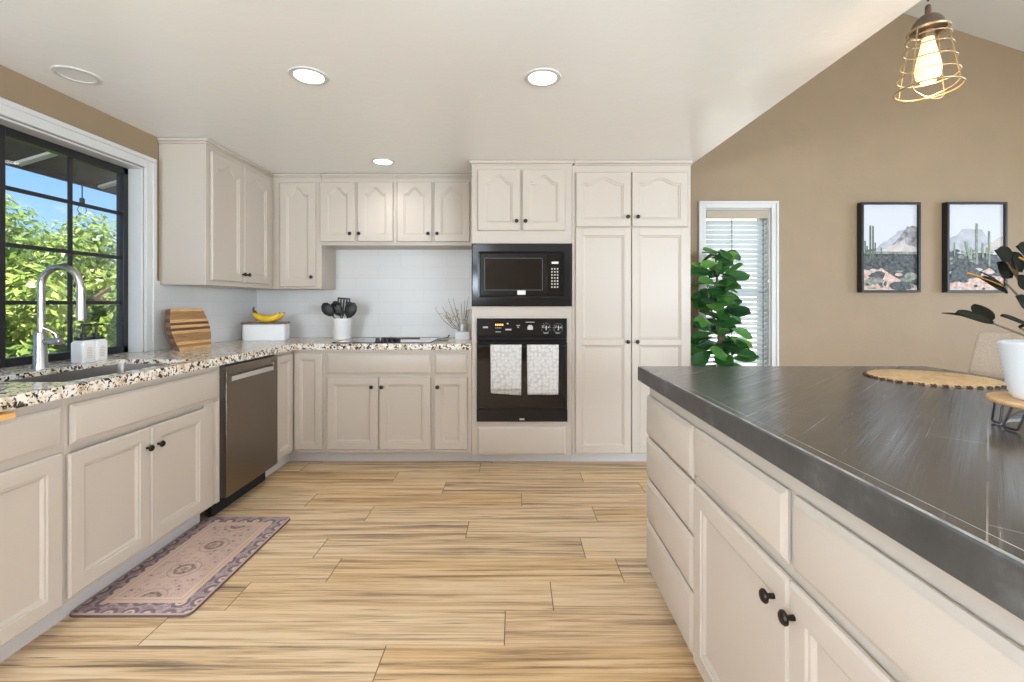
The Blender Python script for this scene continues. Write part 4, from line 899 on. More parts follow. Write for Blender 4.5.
# vase with dry twigs
va = thing('stem_vase', 'white square-based vase with a grey band holding dry twigs beside the oven cabinet', 'vase', (-0.435, 3.80, 0.915))
b = MB(); b.rings([rrect(0.060, 0.050, 0.006, 0), rrect(0.060, 0.050, 0.006, 0.055), rrect(0.047, 0.040, 0.006, 0.066)], True, True, True); b.build('base', M['ceramic'], va)
b = MB(); b.lathe([(0.046, 0.066), (0.046, 0.130), (0.042, 0.134), (0.040, 0.128), (0.038, 0.072), (0.001, 0.07)], n=24, cap1=False); b.build('band', M['zinc'], va)
rr = random.Random(11)
dirs = [(-0.17, 0.0, 0.27), (-0.12, -0.02, 0.34), (-0.085, 0.02, 0.34), (-0.015, 0.01, 0.30), (0.02, -0.02, 0.33), (0.045, 0.02, 0.36), (-0.23, -0.02, 0.26), (0.06, 0.0, 0.25), (-0.06, -0.03, 0.26), (-0.15, 0.03, 0.19), (0.03, 0.03, 0.24)]
for k, d in enumerate(dirs):
    b = MB(); e = Vector(d); p0 = Vector((d[0] * 0.08, d[1] * 0.2, 0.075))
    pts = [p0 + (e - p0) * t + Vector((0, 0, -0.02 * math.sin(math.pi * t) * (abs(d[0]) / 0.1))) for t in (0, 0.33, 0.66, 1.0)]
    b.tube(pts, [0.0028, 0.0026, 0.0022, 0.0015], 6); tw = b.build('twig', M['stem'], va)
    if k in (0, 6, 9, 8, 7, 10):
        for j in range(9):
            q = MB()
            t = rr.uniform(0.35, 1.0); p = p0 + (e - p0) * t + Vector((rr.uniform(-0.012, 0.012), rr.uniform(-0.012, 0.012), rr.uniform(-0.01, 0.012)))
            r_ = rr.uniform(0.005, 0.009); q.lathe([(0.001, -r_), (r_ * 0.8, -r_ * 0.5), (r_, 0), (r_ * 0.7, r_ * 0.6), (0.001, r_)], p, n=7); q.build('bud', M['bud'], tw)

# ------------------------------------------------------------------ microwave and oven
mw = thing('microwave', 'black built-in microwave with a wide gloss trim frame above the oven', 'microwave', (0.05, TY - 0.012, 1.19))
MZ = 1.19; my = 0.012
x0, x1, z0, z1 = -0.322 - 0.05, 0.423 - 0.05, 0.002, 1.660 - MZ
ix0, ix1, iz0, iz1 = -0.262 - 0.05, 0.358 - 0.05, 1.268 - MZ, 1.588 - MZ
MB().box(-0.330, 0.330, 0.0125, 0.45, 0.012, 0.455).build('case', M['dark'], mw)
b = MB()
def fr(a, c, d, e, yy): return [(a, yy, d), (c, yy, d), (c, yy, e), (a, yy, e)]
b.rings([fr(x0, x1, z0, z1, my), fr(x0, x1, z0, z1, -0.006), fr(x0 + 0.008, x1 - 0.008, z0 + 0.008, z1 - 0.008, -0.016), fr(ix0 - 0.012, ix1 + 0.012, iz0 - 0.012, iz1 + 0.012, -0.020), fr(ix0, ix1, iz0, iz1, -0.010), fr(ix0, ix1, iz0, iz1, my)])
b.build('trim_frame', M['black_trim'], mw, angle=20)
dx1 = 0.238 - 0.05
b = MB(); b.box(ix0 + 0.004, dx1, -0.012, my, iz0 + 0.004, iz1 - 0.004); b.build('door', M['black_trim'], mw, bevel=0.003)
MB().box(-0.224 - 0.05, 0.202 - 0.05, -0.0135, -0.012, 1.315 - MZ, 1.548 - MZ).build('door_window', M['gloss_black'], mw)
b = MB()
for (a, c, d, e) in [(-0.226 - 0.05, -0.223 - 0.05, 1.312 - MZ, 1.551 - MZ), (0.201 - 0.05, 0.204 - 0.05, 1.312 - MZ, 1.551 - MZ), (-0.226 - 0.05, 0.204 - 0.05, 1.312 - MZ, 1.315 - MZ), (-0.226 - 0.05, 0.204 - 0.05, 1.548 - MZ, 1.551 - MZ)]: b.box(a, c, -0.0145, -0.012, d, e)
b.build('window_border', M['dark_grey'], mw)
MB().box(dx1 + 0.003, ix1 - 0.004, -0.011, my, iz0 + 0.004, iz1 - 0.004).build('control_panel', M['gloss_black'], mw, bevel=0.002)
MB().box(0.272 - 0.05, 0.322 - 0.05, -0.012, -0.011, 1.508 - MZ, 1.524 - MZ).build('display', M['mark_warm'] if 'mark_warm' in M else M['badge'], mw)
b = MB()
for i in range(7):
    for j in range(3): b.box(0.269 - 0.05 + j * 0.021, 0.279 - 0.05 + j * 0.021, -0.012, -0.011, 1.330 - MZ + i * 0.0225, 1.341 - MZ + i * 0.0225)
b.build('buttons', M['mark'], mw)
MB().box(0.018 - 0.05, 0.078 - 0.05, -0.0138, -0.012, 1.279 - MZ, 1.310 - MZ).build('badge', M['badge'], mw)

ov = thing('built_in_oven', 'black built-in oven with towels on its handle, below the microwave', 'oven', (0.052, TY - 0.002, 0.336))
OZ = 0.336; ox0, ox1 = -0.2825 - 0.052, 0.3865 - 0.052
MB().box(ox0 + 0.005, ox1 - 0.005, 0.003, 0.55, 0.002, 0.763).build('case', M['dark'], ov)
MB().box(ox0, ox1, -0.020, 0.002, 0.972 - OZ, 1.103 - OZ).build('control_panel', M['black_trim'], ov, bevel=0.003)
b = MB(); b.box(ox0, ox1, -0.014, 0.002, 0.932 - OZ, 0.970 - OZ); b.box(ox0 + 0.01, ox1 - 0.01, -0.022, -0.014, 0.938 - OZ, 0.962 - OZ); b.build('vent', M['black_trim'], ov, bevel=0.003)
MB().box(ox0, ox1, -0.028, 0.002, 0.432 - OZ, 0.928 - OZ).build('door', M['black_trim'], ov, bevel=0.003)
MB().box(ox0 + 0.012, ox1 - 0.012, -0.0295, -0.028, 0.446 - OZ, 0.918 - OZ).build('door_glass', M['gloss_black'], ov)
b = MB(); b.box(ox0 - 0.003, ox1 + 0.003, -0.020, 0.002, 0.336 - OZ, 0.428 - OZ)
for i in range(6): xx = ox0 + 0.03 + i * 0.107; b.box(xx, xx + 0.07, -0.0215, -0.020, 0.383 - OZ, 0.396 - OZ)
b.build('lower_vent', M['black_trim'], ov, bevel=0.002)
MB().box(-0.018, 0.018, -0.0215, -0.020, 0.349 - OZ, 0.360 - OZ).build('badge', M['mark'], ov)
hz = 0.898 - OZ
b = MB(); b.tube([(ox0 + 0.02, -0.060, hz), (ox1 - 0.02, -0.060, hz)], 0.009, 12)
for xx in (ox0 + 0.024, ox1 - 0.024): b.box(xx - 0.012, xx + 0.012, -0.066, -0.028, hz - 0.014, hz + 0.014)
b.build('handle', M['black_trim'], ov, bevel=0.002)
pz = 1.037 - OZ
b = MB(); b.box(-0.290, -0.252, -0.0215, -0.020, pz - 0.006, pz + 0.006); b.build('badge', M['mark'], ov)
MB().box(-0.205, -0.139, -0.0213, -0.020, pz + 0.004, pz + 0.034).build('display', M['gloss_black'], ov)
b = MB()
for i in range(5): b.box(-0.199 + i * 0.0128, -0.1905 + i * 0.0128, -0.0219, -0.0213, pz + 0.012, pz + 0.026)
b.build('digits', M['amber'], ov)
b = MB(); rr = random.Random(2)
for (x, z, w_, h_) in [(-0.150, pz - 0.008, 0.006, 0.006), (-0.138, pz - 0.008, 0.006, 0.006), (-0.126, pz - 0.008, 0.006, 0.006), (-0.114, pz - 0.008, 0.006, 0.006), (-0.150, pz - 0.036, 0.04, 0.004), (-0.066, pz + 0.022, 0.012, 0.010), (-0.076, pz - 0.022, 0.044, 0.010), (0.006, pz + 0.012, 0.026, 0.004), (0.012, pz - 0.002, 0.012, 0.006), (0.074, pz + 0.036, 0.066, 0.004), (0.088, pz - 0.018, 0.040, 0.024), (0.094, pz + 0.006, 0.028, 0.010), (0.208, pz - 0.045, 0.034, 0.005), (0.300 - 0.002, pz - 0.045, 0.030, 0.005)]:
    x -= 0.047; b.box(x, x + w_, -0.0213, -0.020, z, z + h_)
b.build('printed_marks', M['mark'], ov)
for xx in (0.1775, 0.2675):
    b = MB(); b.lathe([(0.026, 0.020), (0.026, 0.024), (0.018, 0.026), (0.017, 0.042), (0.014, 0.044)], (xx, 0, pz - 0.004), '-y', 20); k = b.build('knob', M['gloss_black'], ov)
    b = MB(); b.box(xx - 0.003, xx + 0.003, -0.0455, -0.0435, pz - 0.02, pz + 0.012)
    for q in range(12):
        a = R(30 * q)
        if q == 9: continue
        b.box(xx + 0.034 * math.cos(a) - 0.002, xx + 0.034 * math.cos(a) + 0.002, -0.0215, -0.020, pz - 0.004 + 0.034 * math.sin(a) - 0.002, pz - 0.004 + 0.034 * math.sin(a) + 0.002)
    b.build('dial_marks', M['mark'], k)

# towels over the oven handle
def towel(label, x0, x1, front, back, uneven, seed):
    t = thing('kitchen_towel', label, 'towel', ((x0 + x1) / 2, TY - 0.062, 0.898), 0, 'towels on the oven handle')
    rr = random.Random(seed); prof = []
    nf = 14
    for i in range(nf): prof.append((-0.0145 - 0.004 * math.sin(i * 0.5), -front * (1 - i / nf)))
    for i in range(7): a = R(180 - 30 * i); prof.append((0.0125 * math.cos(a), 0.0125 * math.sin(a)))
    for i in range(1, nf + 1): prof.append((0.0145, -back * i / nf))
    nx = 15; w_ = x1 - x0; g = []
    for j, (y, z) in enumerate(prof):
        row = []
        for i in range(nx):
            u = i / (nx - 1); k = max(0, -z) / front
            wob = 0.004 * math.sin(u * 9 + seed) * k; sw = 1 - 0.02 * k + 0.012 * k * math.sin(seed + 3 * k)
            zz = z - (uneven * u if j >= nf + 7 else 0.25 * uneven * (1 - u)) * k
            row.append((w_ * (u - 0.5) * sw, y - (wob if y < 0 else 0), zz))
        g.append(row)
    b = MB(); b.rings(g, False)
    o = b.build('cloth', M['towel'], t, angle=80, recalc=False); m = o.modifiers.new('thick', 'SOLIDIFY'); m.thickness = 0.0035; m.offset = 0
towel('white towel with grey floral print, uneven hem, left one on the oven handle', wx(490.5, 3.34), wx(521.5, 3.34), 0.315, 0.345, 0.014, 3)
towel('white towel with grey floral print, even hem, right one on the oven handle', wx(527.0, 3.34), wx(558.5, 3.34), 0.350, 0.335, 0.0, 8)

# ------------------------------------------------------------------ island
IX = 0.580                                            # face frame plane; doors stand 20 mm proud
IY1 = 1.960
def isl(name, label, y1): return thing(name, label, 'cabinet', (IX, y1, 0), -90)
def iy(px): return F * 0.56 / (px - 515)
c = isl('island_drawer_cabinet', 'island drawer unit at the far end, four plain greige drawers', IY1)
yb = 1.443
MB().box(0, IY1 - yb, 0, 0.62, 0.10, 0.878).build('carcass', M['cab'], c, bevel=0.002)
MB().box(0.0, IY1 - yb, 0.08, 0.60, 0, 0.10).build('toe_kick', M['toe'], c)
dz = [(0.655, 0.823), (0.478, 0.645), (0.298, 0.468), (0.090, 0.288)]
for (a, d) in dz: add_drawer(c, IY1 - 1.951, IY1 - 1.452, a, d)
c = isl('island_door_cabinet', 'island door unit nearest the camera, two drawers over two knobbed doors', yb)
ye = 0.30
MB().box(0, yb - ye, 0, 0.62, 0.10, 0.878).build('carcass', M['cab'], c, bevel=0.002)
MB().box(0, yb - ye, 0.08, 0.60, 0, 0.10).build('toe_kick', M['toe'], c)
ya, ym0, ym1, yz = yb - 1.434, yb - 0.9485, yb - 0.928, yb - 0.44
add_drawer(c, ya, ym0, 0.672, 0.825); add_drawer(c, ym1, yz, 0.672, 0.825)
add_door(c, ya, yb - 0.939, 0.090, 0.645, kn=(yb - 0.9845, 0.582)); add_door(c, yb - 0.935, yz, 0.090, 0.645, kn=(yb - 0.913, 0.584))
c = thing('island_back_panel', 'greige panelled back of the island facing the dining side', 'panel', (1.202, IY1, 0))
MB().box(0, 0.02, -(IY1 - ye), 0, 0.0, 0.878).build('panel', M['cab'], c)
IT0, IT1 = 0.879, 0.941; IXa, IXb, IYa, IYb = 0.535, 1.792, 0.20, 1.988
it = thing('island_countertop', 'black-stained wooden island top with pale scratches and a thick charcoal edge', 'countertop', (IXa, IYb, IT0))
b = MB(); b.box(0, IXb - IXa, IYa - IYb, 0, 0, IT1 - IT0 - 0.0015); b.build('slab', M['edge'], it, bevel=0.004)
b = MB(); b.box(0.004, IXb - IXa - 0.004, IYa - IYb + 0.004, -0.004, IT1 - IT0 - 0.004, IT1 - IT0); b.build('plank_surface', M['island'], it, bevel=0.001)
b = MB(); b.box(0.0032, 0.0062, IYa - IYb + 0.004, -0.004, IT1 - IT0 - 0.004, IT1 - IT0 + 0.0003); b.box(0.028, 0.0292, IYa - IYb + 0.004, -0.5, IT1 - IT0 - 0.002, IT1 - IT0 + 0.0002); b.build('worn_edge', M['scratch'], it)

# placemat
pm = thing('placemat', 'round woven rattan placemat with a scalloped rim on the island', 'placemat', (1.512, 1.655, IT1 + 0.0003))
b = MB(); n = 160
prof = [(0.001, 0.0075), (0.10, 0.008), (0.178, 0.008)]
rs = [[(r * math.cos(2 * math.pi * i / n), r * math.sin(2 * math.pi * i / n), z) for i in range(n)] for r, z in prof]
rs.append([((0.186 + 0.0035 * math.sin(2 * math.pi * i / n * 40)) * math.cos(2 * math.pi * i / n), (0.186 + 0.0035 * math.sin(2 * math.pi * i / n * 40)) * math.sin(2 * math.pi * i / n), 0.006) for i in range(n)])
rs.append([((0.186 + 0.0035 * math.sin(2 * math.pi * i / n * 40)) * math.cos(2 * math.pi * i / n), (0.186 + 0.0035 * math.sin(2 * math.pi * i / n * 40)) * math.sin(2 * math.pi * i / n), 0.0) for i in range(n)])
b.rings(rs, True, True, True); b.build('weave', M['rattan'], pm)
b = MB()
for i in range(40):
    a = 2 * math.pi * (i + 0.5) / 40; b.loop([(0.190 * math.cos(a) + 0.0065 * math.cos(t) , 0.190 * math.sin(a) + 0.0065 * math.sin(t), 0.0035 + 0.001 * math.sin(3 * t)) for t in [2 * math.pi * k / 10 for k in range(10)]], 0.0026, 5)
b.build('braided_rim', M['rattan_dark'], pm)

# wooden stand, pot, plant, cloth
SXc, SYc = 1.196, 0.995
st = thing('plant_stand', 'round wooden riser board on black wire feet on the island', 'stand', (SXc, SYc, IT1))
b = MB(); b.lathe([(0.108, 0.046), (0.115, 0.049), (0.117, 0.054), (0.115, 0.059), (0.001, 0.060)], n=48); b.build('board', M['mango'], st)
for a, hw_, ro in ((159, 0.014, 0.110), (186, 0.014, 0.128), (300, 0.022, 0.110), (50, 0.022, 0.110)):
    b = MB(); ca, sa = math.cos(R(a)), math.sin(R(a)); px_, py_ = -sa, ca
    q = lambda r, s_, z: (ca * r + px_ * s_, sa * r + py_ * s_, z)
    b.tube([q(0.105, -hw_, 0.048), q(ro, -hw_, 0.006), q(ro, -hw_ + 0.004, 0.0035), q(ro, hw_ - 0.004, 0.0035), q(ro, hw_, 0.006), q(0.105, hw_, 0.048)], 0.0024, 8); b.build('foot', M['black'], st)
bc = thing('patterned_cloth', 'crumpled blue and white patterned cloth tucked under the wooden riser', 'cloth', (SXc - 0.046, SYc - 0.030, IT1 + 0.0005))
b = MB(); rr = random.Random(4); g = []
for i in range(13):
    row = []
    for j in range(13):
        u, v = (i / 12 - 0.5), (j / 12 - 0.5); r_ = math.hypot(u, v)
        z = max(0.002, 0.044 * (1 - (r_ / 0.62) ** 3) + 0.006 * math.sin(9 * u + 3 * v) + 0.005 * math.cos(11 * v - 4 * u))
        row.append((u * 0.125, v * 0.13, min(z, 0.043)))
    g.append(row)
b.rings(g, False); o = b.build('cloth', M['blue_cloth'], bc, angle=80, recalc=False); m = o.modifiers.new('thick', 'SOLIDIFY'); m.thickness = 0.002; m.offset = 1
pt = thing('plant_pot', 'ribbed white ceramic pot with a dark-leaved plant on the wooden riser', 'pot', (SXc, SYc, IT1 + 0.0605))
prof = [(0.074, 0.0)]
for i in range(29):
    t = i / 28; r_ = 0.076 + 0.022 * (t ** 0.62); prof.append((r_ + (0.0011 if i % 2 else -0.0008), 0.003 + 0.122 * t))
prof += [(0.0965, 0.127), (0.092, 0.126), (0.088, 0.106), (0.001, 0.104)]
b = MB(); b.lathe(prof, n=48, cap1=False); b.build('pot', M['ceramic_matte'], pt, angle=60)
b = MB(); b.lathe([(0.0875, 0.107), (0.05, 0.112), (0.001, 0.113)], n=24); b.build('soil', M['soil'], pt)

def leaf(b, tones, base, d, nrm, L, W, tone, cup=0.15, droop=0.2, shape='oval', nu=9):
    """one curved leaf: grid 5 across, nu along"""
    d = Vector(d).normalized(); nrm = Vector(nrm); nrm = (nrm - d * nrm.dot(d))
    nrm = nrm.normalized() if nrm.length > 1e-4 else Vector((0, 0, 1)); s = d.cross(nrm).normalized()
    base = Vector(base); rows = []
    for i in range(nu):
        t = i / (nu - 1)
        if shape == 'fiddle': wv = math.sin(math.pi * min(1, t ** 1.35)) ** 0.7 * (0.72 + 0.28 * t)
        elif shape == 'lance': wv = math.sin(math.pi * t ** 0.8) ** 0.9
        else: wv = math.sin(math.pi * t ** 0.95) ** 0.62
        wv = max(wv, 0.03) * W / 2
        c = base + d * (L * t) - nrm * (droop * L * t * t)
        rows.append([tuple(c + s * (wv * k) + nrm * (cup * W * (k * k) * 0.5)) for k in (-1, -0.5, 0, 0.5, 1)])
    nf0 = len(b.f); b.rings(rows, False); tones += [tone] * (len(b.f) - nf0)
def leaf_obj(b, tones, name, m, parent):
    me = bpy.data.meshes.new(name); me.from_pydata(b.v, [], b.f); me.materials.append(m)
    for p in me.polygons: p.use_smooth = True
    a = me.attributes.new('tone', 'FLOAT', 'FACE'); a.data.foreach_set('value', tones)
    o = bpy.data.objects.new(name, me); C.objects.link(o); o.parent = parent; return o

# the dark plant in the pot
pl = thing('rubber_plant', 'dark burgundy-green rubber plant growing in the ribbed white pot', 'plant', (SXc, SYc, 1.115))
PO = Vector((SXc, SYc, 1.115))
stems = [  # (end pixel, distance)
    ((992, 323), 1.02), ((1004, 281), 1.06), ((1006, 262), 1.10), ((1032, 250), 1.06), ((1050, 265), 0.98), ((1020, 328), 1.16), ((1062, 240), 1.10), ((1085, 290), 1.05)]
b = MB()
ends = []
for (pp, Y) in stems:
    e = at(pp[0], pp[1], Y - 0.06) - PO; s0 = Vector((e.x * 0.08, e.y * 0.2, 0.0)); mid = s0 * 0.45 + e * 0.55 + Vector((0.018, 0, -0.006))
    b.tube([s0, s0 * 0.7 + mid * 0.3 + Vector((0, 0, 0.012)), mid, e], [0.0032, 0.003, 0.0026, 0.002], 7); ends.append(e)
b.build('stems', M['stem_dark'] if 'stem_dark' in M else M['bark'], pl)
b = MB(); tn = []
def lf(p0, p1, Y0, Y1, W, tone, nrm=(0, -1, 0.3), shape='oval', cup=0.25, droop=0.05):
    a = at(p0[0], p0[1], Y0 - 0.06) - PO; e = at(p1[0], p1[1], Y1 - 0.06) - PO
    leaf(b, tn, a, e - a, nrm, (e - a).length, W, tone, cup, droop, shape)
lf((992, 323), (957, 312), 1.02, 1.00, 0.036, 0.33, (0.1, -0.7, 0.8))
lf((991, 322), (974, 304), 1.03, 1.08, 0.032, 0.36, (-0.3, -0.7, 0.5))
lf((968, 316), (943, 312), 1.01, 1.00, 0.008, 0.40, (0, -0.6, 0.8), 'lance')
lf((1004, 288), (969, 271), 1.06, 1.02, 0.026, 0.98, (0, -0.5, 0.9), 'lance')
lf((1006, 293), (982, 277), 1.05, 1.03, 0.034, 0.15, (0.2, -0.8, 0.6))
lf((1004, 286), (983, 270), 1.05, 1.0, 0.010, 0.25, (0, -0.8, 0.6), 'lance')
lf((1010, 278), (998, 262), 1.10, 1.10, 0.040, 0.20)
lf((1012, 262), (996, 250), 1.11, 1.10, 0.046, 0.28)
lf((1020, 272), (1014, 252), 1.08, 1.07, 0.034, 0.18)
lf((1017, 276), (1010, 262), 1.07, 1.07, 0.020, 0.55, (0.3, -0.8, 0.2))
lf((1030, 254), (1017, 246), 1.05, 1.04, 0.036, 0.24)
lf((1034, 268), (1020, 257), 1.05, 1.04, 0.024, 0.95, (0.2, -0.6, 0.6), 'lance')
lf((1026, 290), (1019, 275), 1.03, 1.03, 0.032, 0.18)
lf((1028, 308), (1017, 296), 1.04, 1.03, 0.030, 0.12)
lf((1036, 330), (1004, 313), 1.12, 1.05, 0.030, 0.30, (0.3, -0.6, 0.8))
lf((1020, 328), (1042, 318), 1.14, 1.10, 0.040, 0.30, (0, -0.7, 0.7))
lf((1050, 265), (1062, 246), 0.98, 0.96, 0.040, 0.2); lf((1052, 268), (1036, 250), 0.99, 0.97, 0.036, 0.3); lf((1062, 242), (1058, 220), 1.10, 1.10, 0.04, 0.25)
lf((1085, 290), (1110, 275), 1.05, 1.02, 0.042, 0.3); lf((1084, 291), (1095, 268), 1.06, 1.08, 0.040, 0.2); lf((1064, 243), (1082, 232), 1.1, 1.12, 0.04, 0.35)
lo = leaf_obj(b, tn, 'leaves', M['burgundy_leaf'], pl); m = lo.modifiers.new('thick', 'SOLIDIFY'); m.thickness = 0.0008

# counter stool behind the island
sto = thing('counter_stool', 'beige upholstered counter stool tucked behind the island', 'stool', (1.915, 1.86, 0), 0)
b = MB(); rs = []
for (z, half, dep) in [(0.62, 0.20, 0.16), (0.70, 0.215, 0.185), (0.85, 0.205, 0.205), (1.04, 0.175, 0.222), (1.088, 0.165, 0.225)]:
    out = []; inn = []
    for i in range(13):
        t = -1 + 2 * i / 12; y = half * t; x = dep - 0.06 * t * t
        out.append((x + 0.03, y * 1.02, z)); inn.append((x - 0.03, y * 0.98, z))
    rs.append(out + inn[::-1])
b.rings(rs, True, True, True); b.build('backrest', M['linen'], sto, bevel=0.012)
b = MB(); b.rings([rrect(0.20, 0.20, 0.05, 0.59), rrect(0.215, 0.215, 0.05, 0.61), rrect(0.215, 0.215, 0.05, 0.66), rrect(0.19, 0.19, 0.05, 0.68)], True, True, True); b.build('seat', M['linen'], sto)
for (sx, sy) in ((1, 1), (1, -1), (-1, 1), (-1, -1)):
    b = MB(); b.tube([(sx * 0.17, sy * 0.17, 0.60), (sx * 0.20, sy * 0.20, 0.0)], [0.02, 0.014], 8); b.build('leg', M['wood_leg'], sto)
b = MB(); z = 0.22
for s_ in (-1, 1): b.tube([(-0.19, s_ * 0.188, z), (0.19, s_ * 0.188, z)], 0.01, 8); b.tube([(s_ * 0.188, -0.19, z), (s_ * 0.188, 0.19, z)], 0.01, 8)
b.build('footrest', M['wood_leg'], sto)

# ------------------------------------------------------------------ floor mat
RX0, RX1, RY0, RY1 = -1.738, -1.257, 1.756, 2.572
rg = thing('kitchen_mat', 'faded pink Persian-patterned mat on the floor before the sink cabinet', 'mat', ((RX0 + RX1) / 2, (RY0 + RY1) / 2, 0.0))
hx, hy = (RX1 - RX0) / 2, (RY1 - RY0) / 2
b = MB(); b.rings([rrect(hx - 0.004, hy - 0.004, 0.03, 0), rrect(hx, hy, 0.032, 0.003), rrect(hx - 0.002, hy - 0.002, 0.032, 0.0105)], True, True, True); b.build('rubber_base', M['rug_edge'], rg)
b = MB(); b.rings([rrect(hx - 0.0035, hy - 0.0035, 0.03, 0.0105), rrect(hx - 0.005, hy - 0.005, 0.03, 0.0118)], True, True, True)
o = b.build('printed_top', M['rug'], rg); u = o.data.uv_layers.new(name='UVMap')
for p in o.data.polygons:
    for li, vi in zip(p.loop_indices, p.vertices):
        q = o.data.vertices[vi].co; u.data[li].uv = (q.x / (2 * hx) + 0.5, q.y / (2 * hy) + 0.5)

# ------------------------------------------------------------------ ceiling lights
def downlight(x, y, label, on=True, power=8):
    t = thing('ceiling_downlight', label, 'ceiling light', (x, y, H), 0, 'recessed ceiling lights')
    b = MB(); b.lathe([(0.064, -0.002), (0.068, -0.006), (0.086, -0.005), (0.090, 0.0)], n=40, cap0=False, cap1=False); b.build('trim_ring', M['white_trim'] if 'white_trim' in M else M['white'], t)
    b = MB(); b.lathe([(0.001, -0.003), (0.0655, -0.003)], n=40, cap0=False, cap1=False); b.build('lens', M['led'] if on else M['white_off'], t)
    if on: light('downlight_glow', 'SPOT', (x, y, H - 0.012), power, (0.96, 0.985, 1.0), aim=(0, 0, -1), spot_size=R(150), spot_blend=0.8, shadow_soft_size=0.06)
downlight(-0.967, 2.136, 'lit round recessed ceiling light nearest the window side of the kitchen')
downlight(0.130, 2.150, 'lit round recessed ceiling light above the walkway beside the island')
downlight(-0.993, 3.424, 'lit small round ceiling light in front of the short cabinets over the cooktop')
for (x, y) in ((-0.967, 0.3), (0.130, 0.3), (-0.967, -1.6), (0.130, -1.6)):  # unseen downlights added behind the camera to even out the lighting
    downlight(x, y, 'lit round recessed ceiling light in the near half of the kitchen, behind the viewpoint')
downlight(-2.047, 2.127, 'unlit white round ceiling disc near the window wall', on=False)

# pendant
PX, PY = 1.543, 1.70
pd = thing('pendant_lamp', 'brass wire cage pendant with a glowing bulb over the island', 'pendant lamp', (PX, PY, 2.014))
b = MB(); b.tube([(0, 0, 0.33), (0, 0, vz(PX) - 2.014)], 0.0032, 8); b.build('cord', M['black'], pd)
b = MB(); b.lathe([(0.001, vz(PX) - 2.014 - 0.002), (0.06, vz(PX) - 2.014 - 0.02), (0.06, vz(PX) - 2.014 - 0.03), (0.001, vz(PX) - 2.014 - 0.05)], n=24); b.build('canopy', M['copper_cap'], pd)
b = MB(); b.lathe([(0.006, 0.315), (0.009, 0.31), (0.010, 0.280), (0.020, 0.276), (0.034, 0.266), (0.046, 0.248), (0.054, 0.222), (0.050, 0.219), (0.018, 0.217)], n=28); b.build('socket_cap', M['copper_cap'], pd)
b = MB(); rad = lambda z: 0.098 - (z / 0.220) * 0.038
def circ(z, r=None, n=40): rr_ = rad(z) if r is None else r; return [(rr_ * math.cos(2 * math.pi * i / n), rr_ * math.sin(2 * math.pi * i / n), z) for i in range(n)]
b.loop(circ(0.0), 0.0036, 8)
for z in (0.050, 0.100, 0.150, 0.190): b.loop(circ(z), 0.0022, 6)
b.loop(circ(0.218), 0.005, 8)
for k in range(4):
    a = R(20 + 90 * k); b.tube([(rad(z) * math.cos(a), rad(z) * math.sin(a), z) for z in (0.222, 0.16, 0.08, 0.0)], 0.0024, 6)
for a in (20, 110):
    pts = []
    for i in range(13): t = -1 + i / 6; pts.append((0.098 * t * math.cos(R(a)), 0.098 * t * math.sin(R(a)), -0.030 * math.sqrt(max(0, 1 - t * t))))
    b.tube(pts, 0.0022, 6)
b.build('wire_cage', M['brass'], pd)
b = MB(); b.lathe([(0.020, 0.218), (0.020, 0.190)], n=18); b.build('bulb_socket', M['brass'], pd)
b = MB(); b.lathe([(0.018, 0.192), (0.021, 0.168), (0.034, 0.110), (0.040, 0.076), (0.036, 0.046), (0.020, 0.026), (0.001, 0.020)], n=24); b.build('bulb', M['bulb'], pd)
light('pendant_glow', 'POINT', (PX, PY, 2.014 + 0.0), 2.2, (1, 0.72, 0.42), shadow_soft_size=0.03)

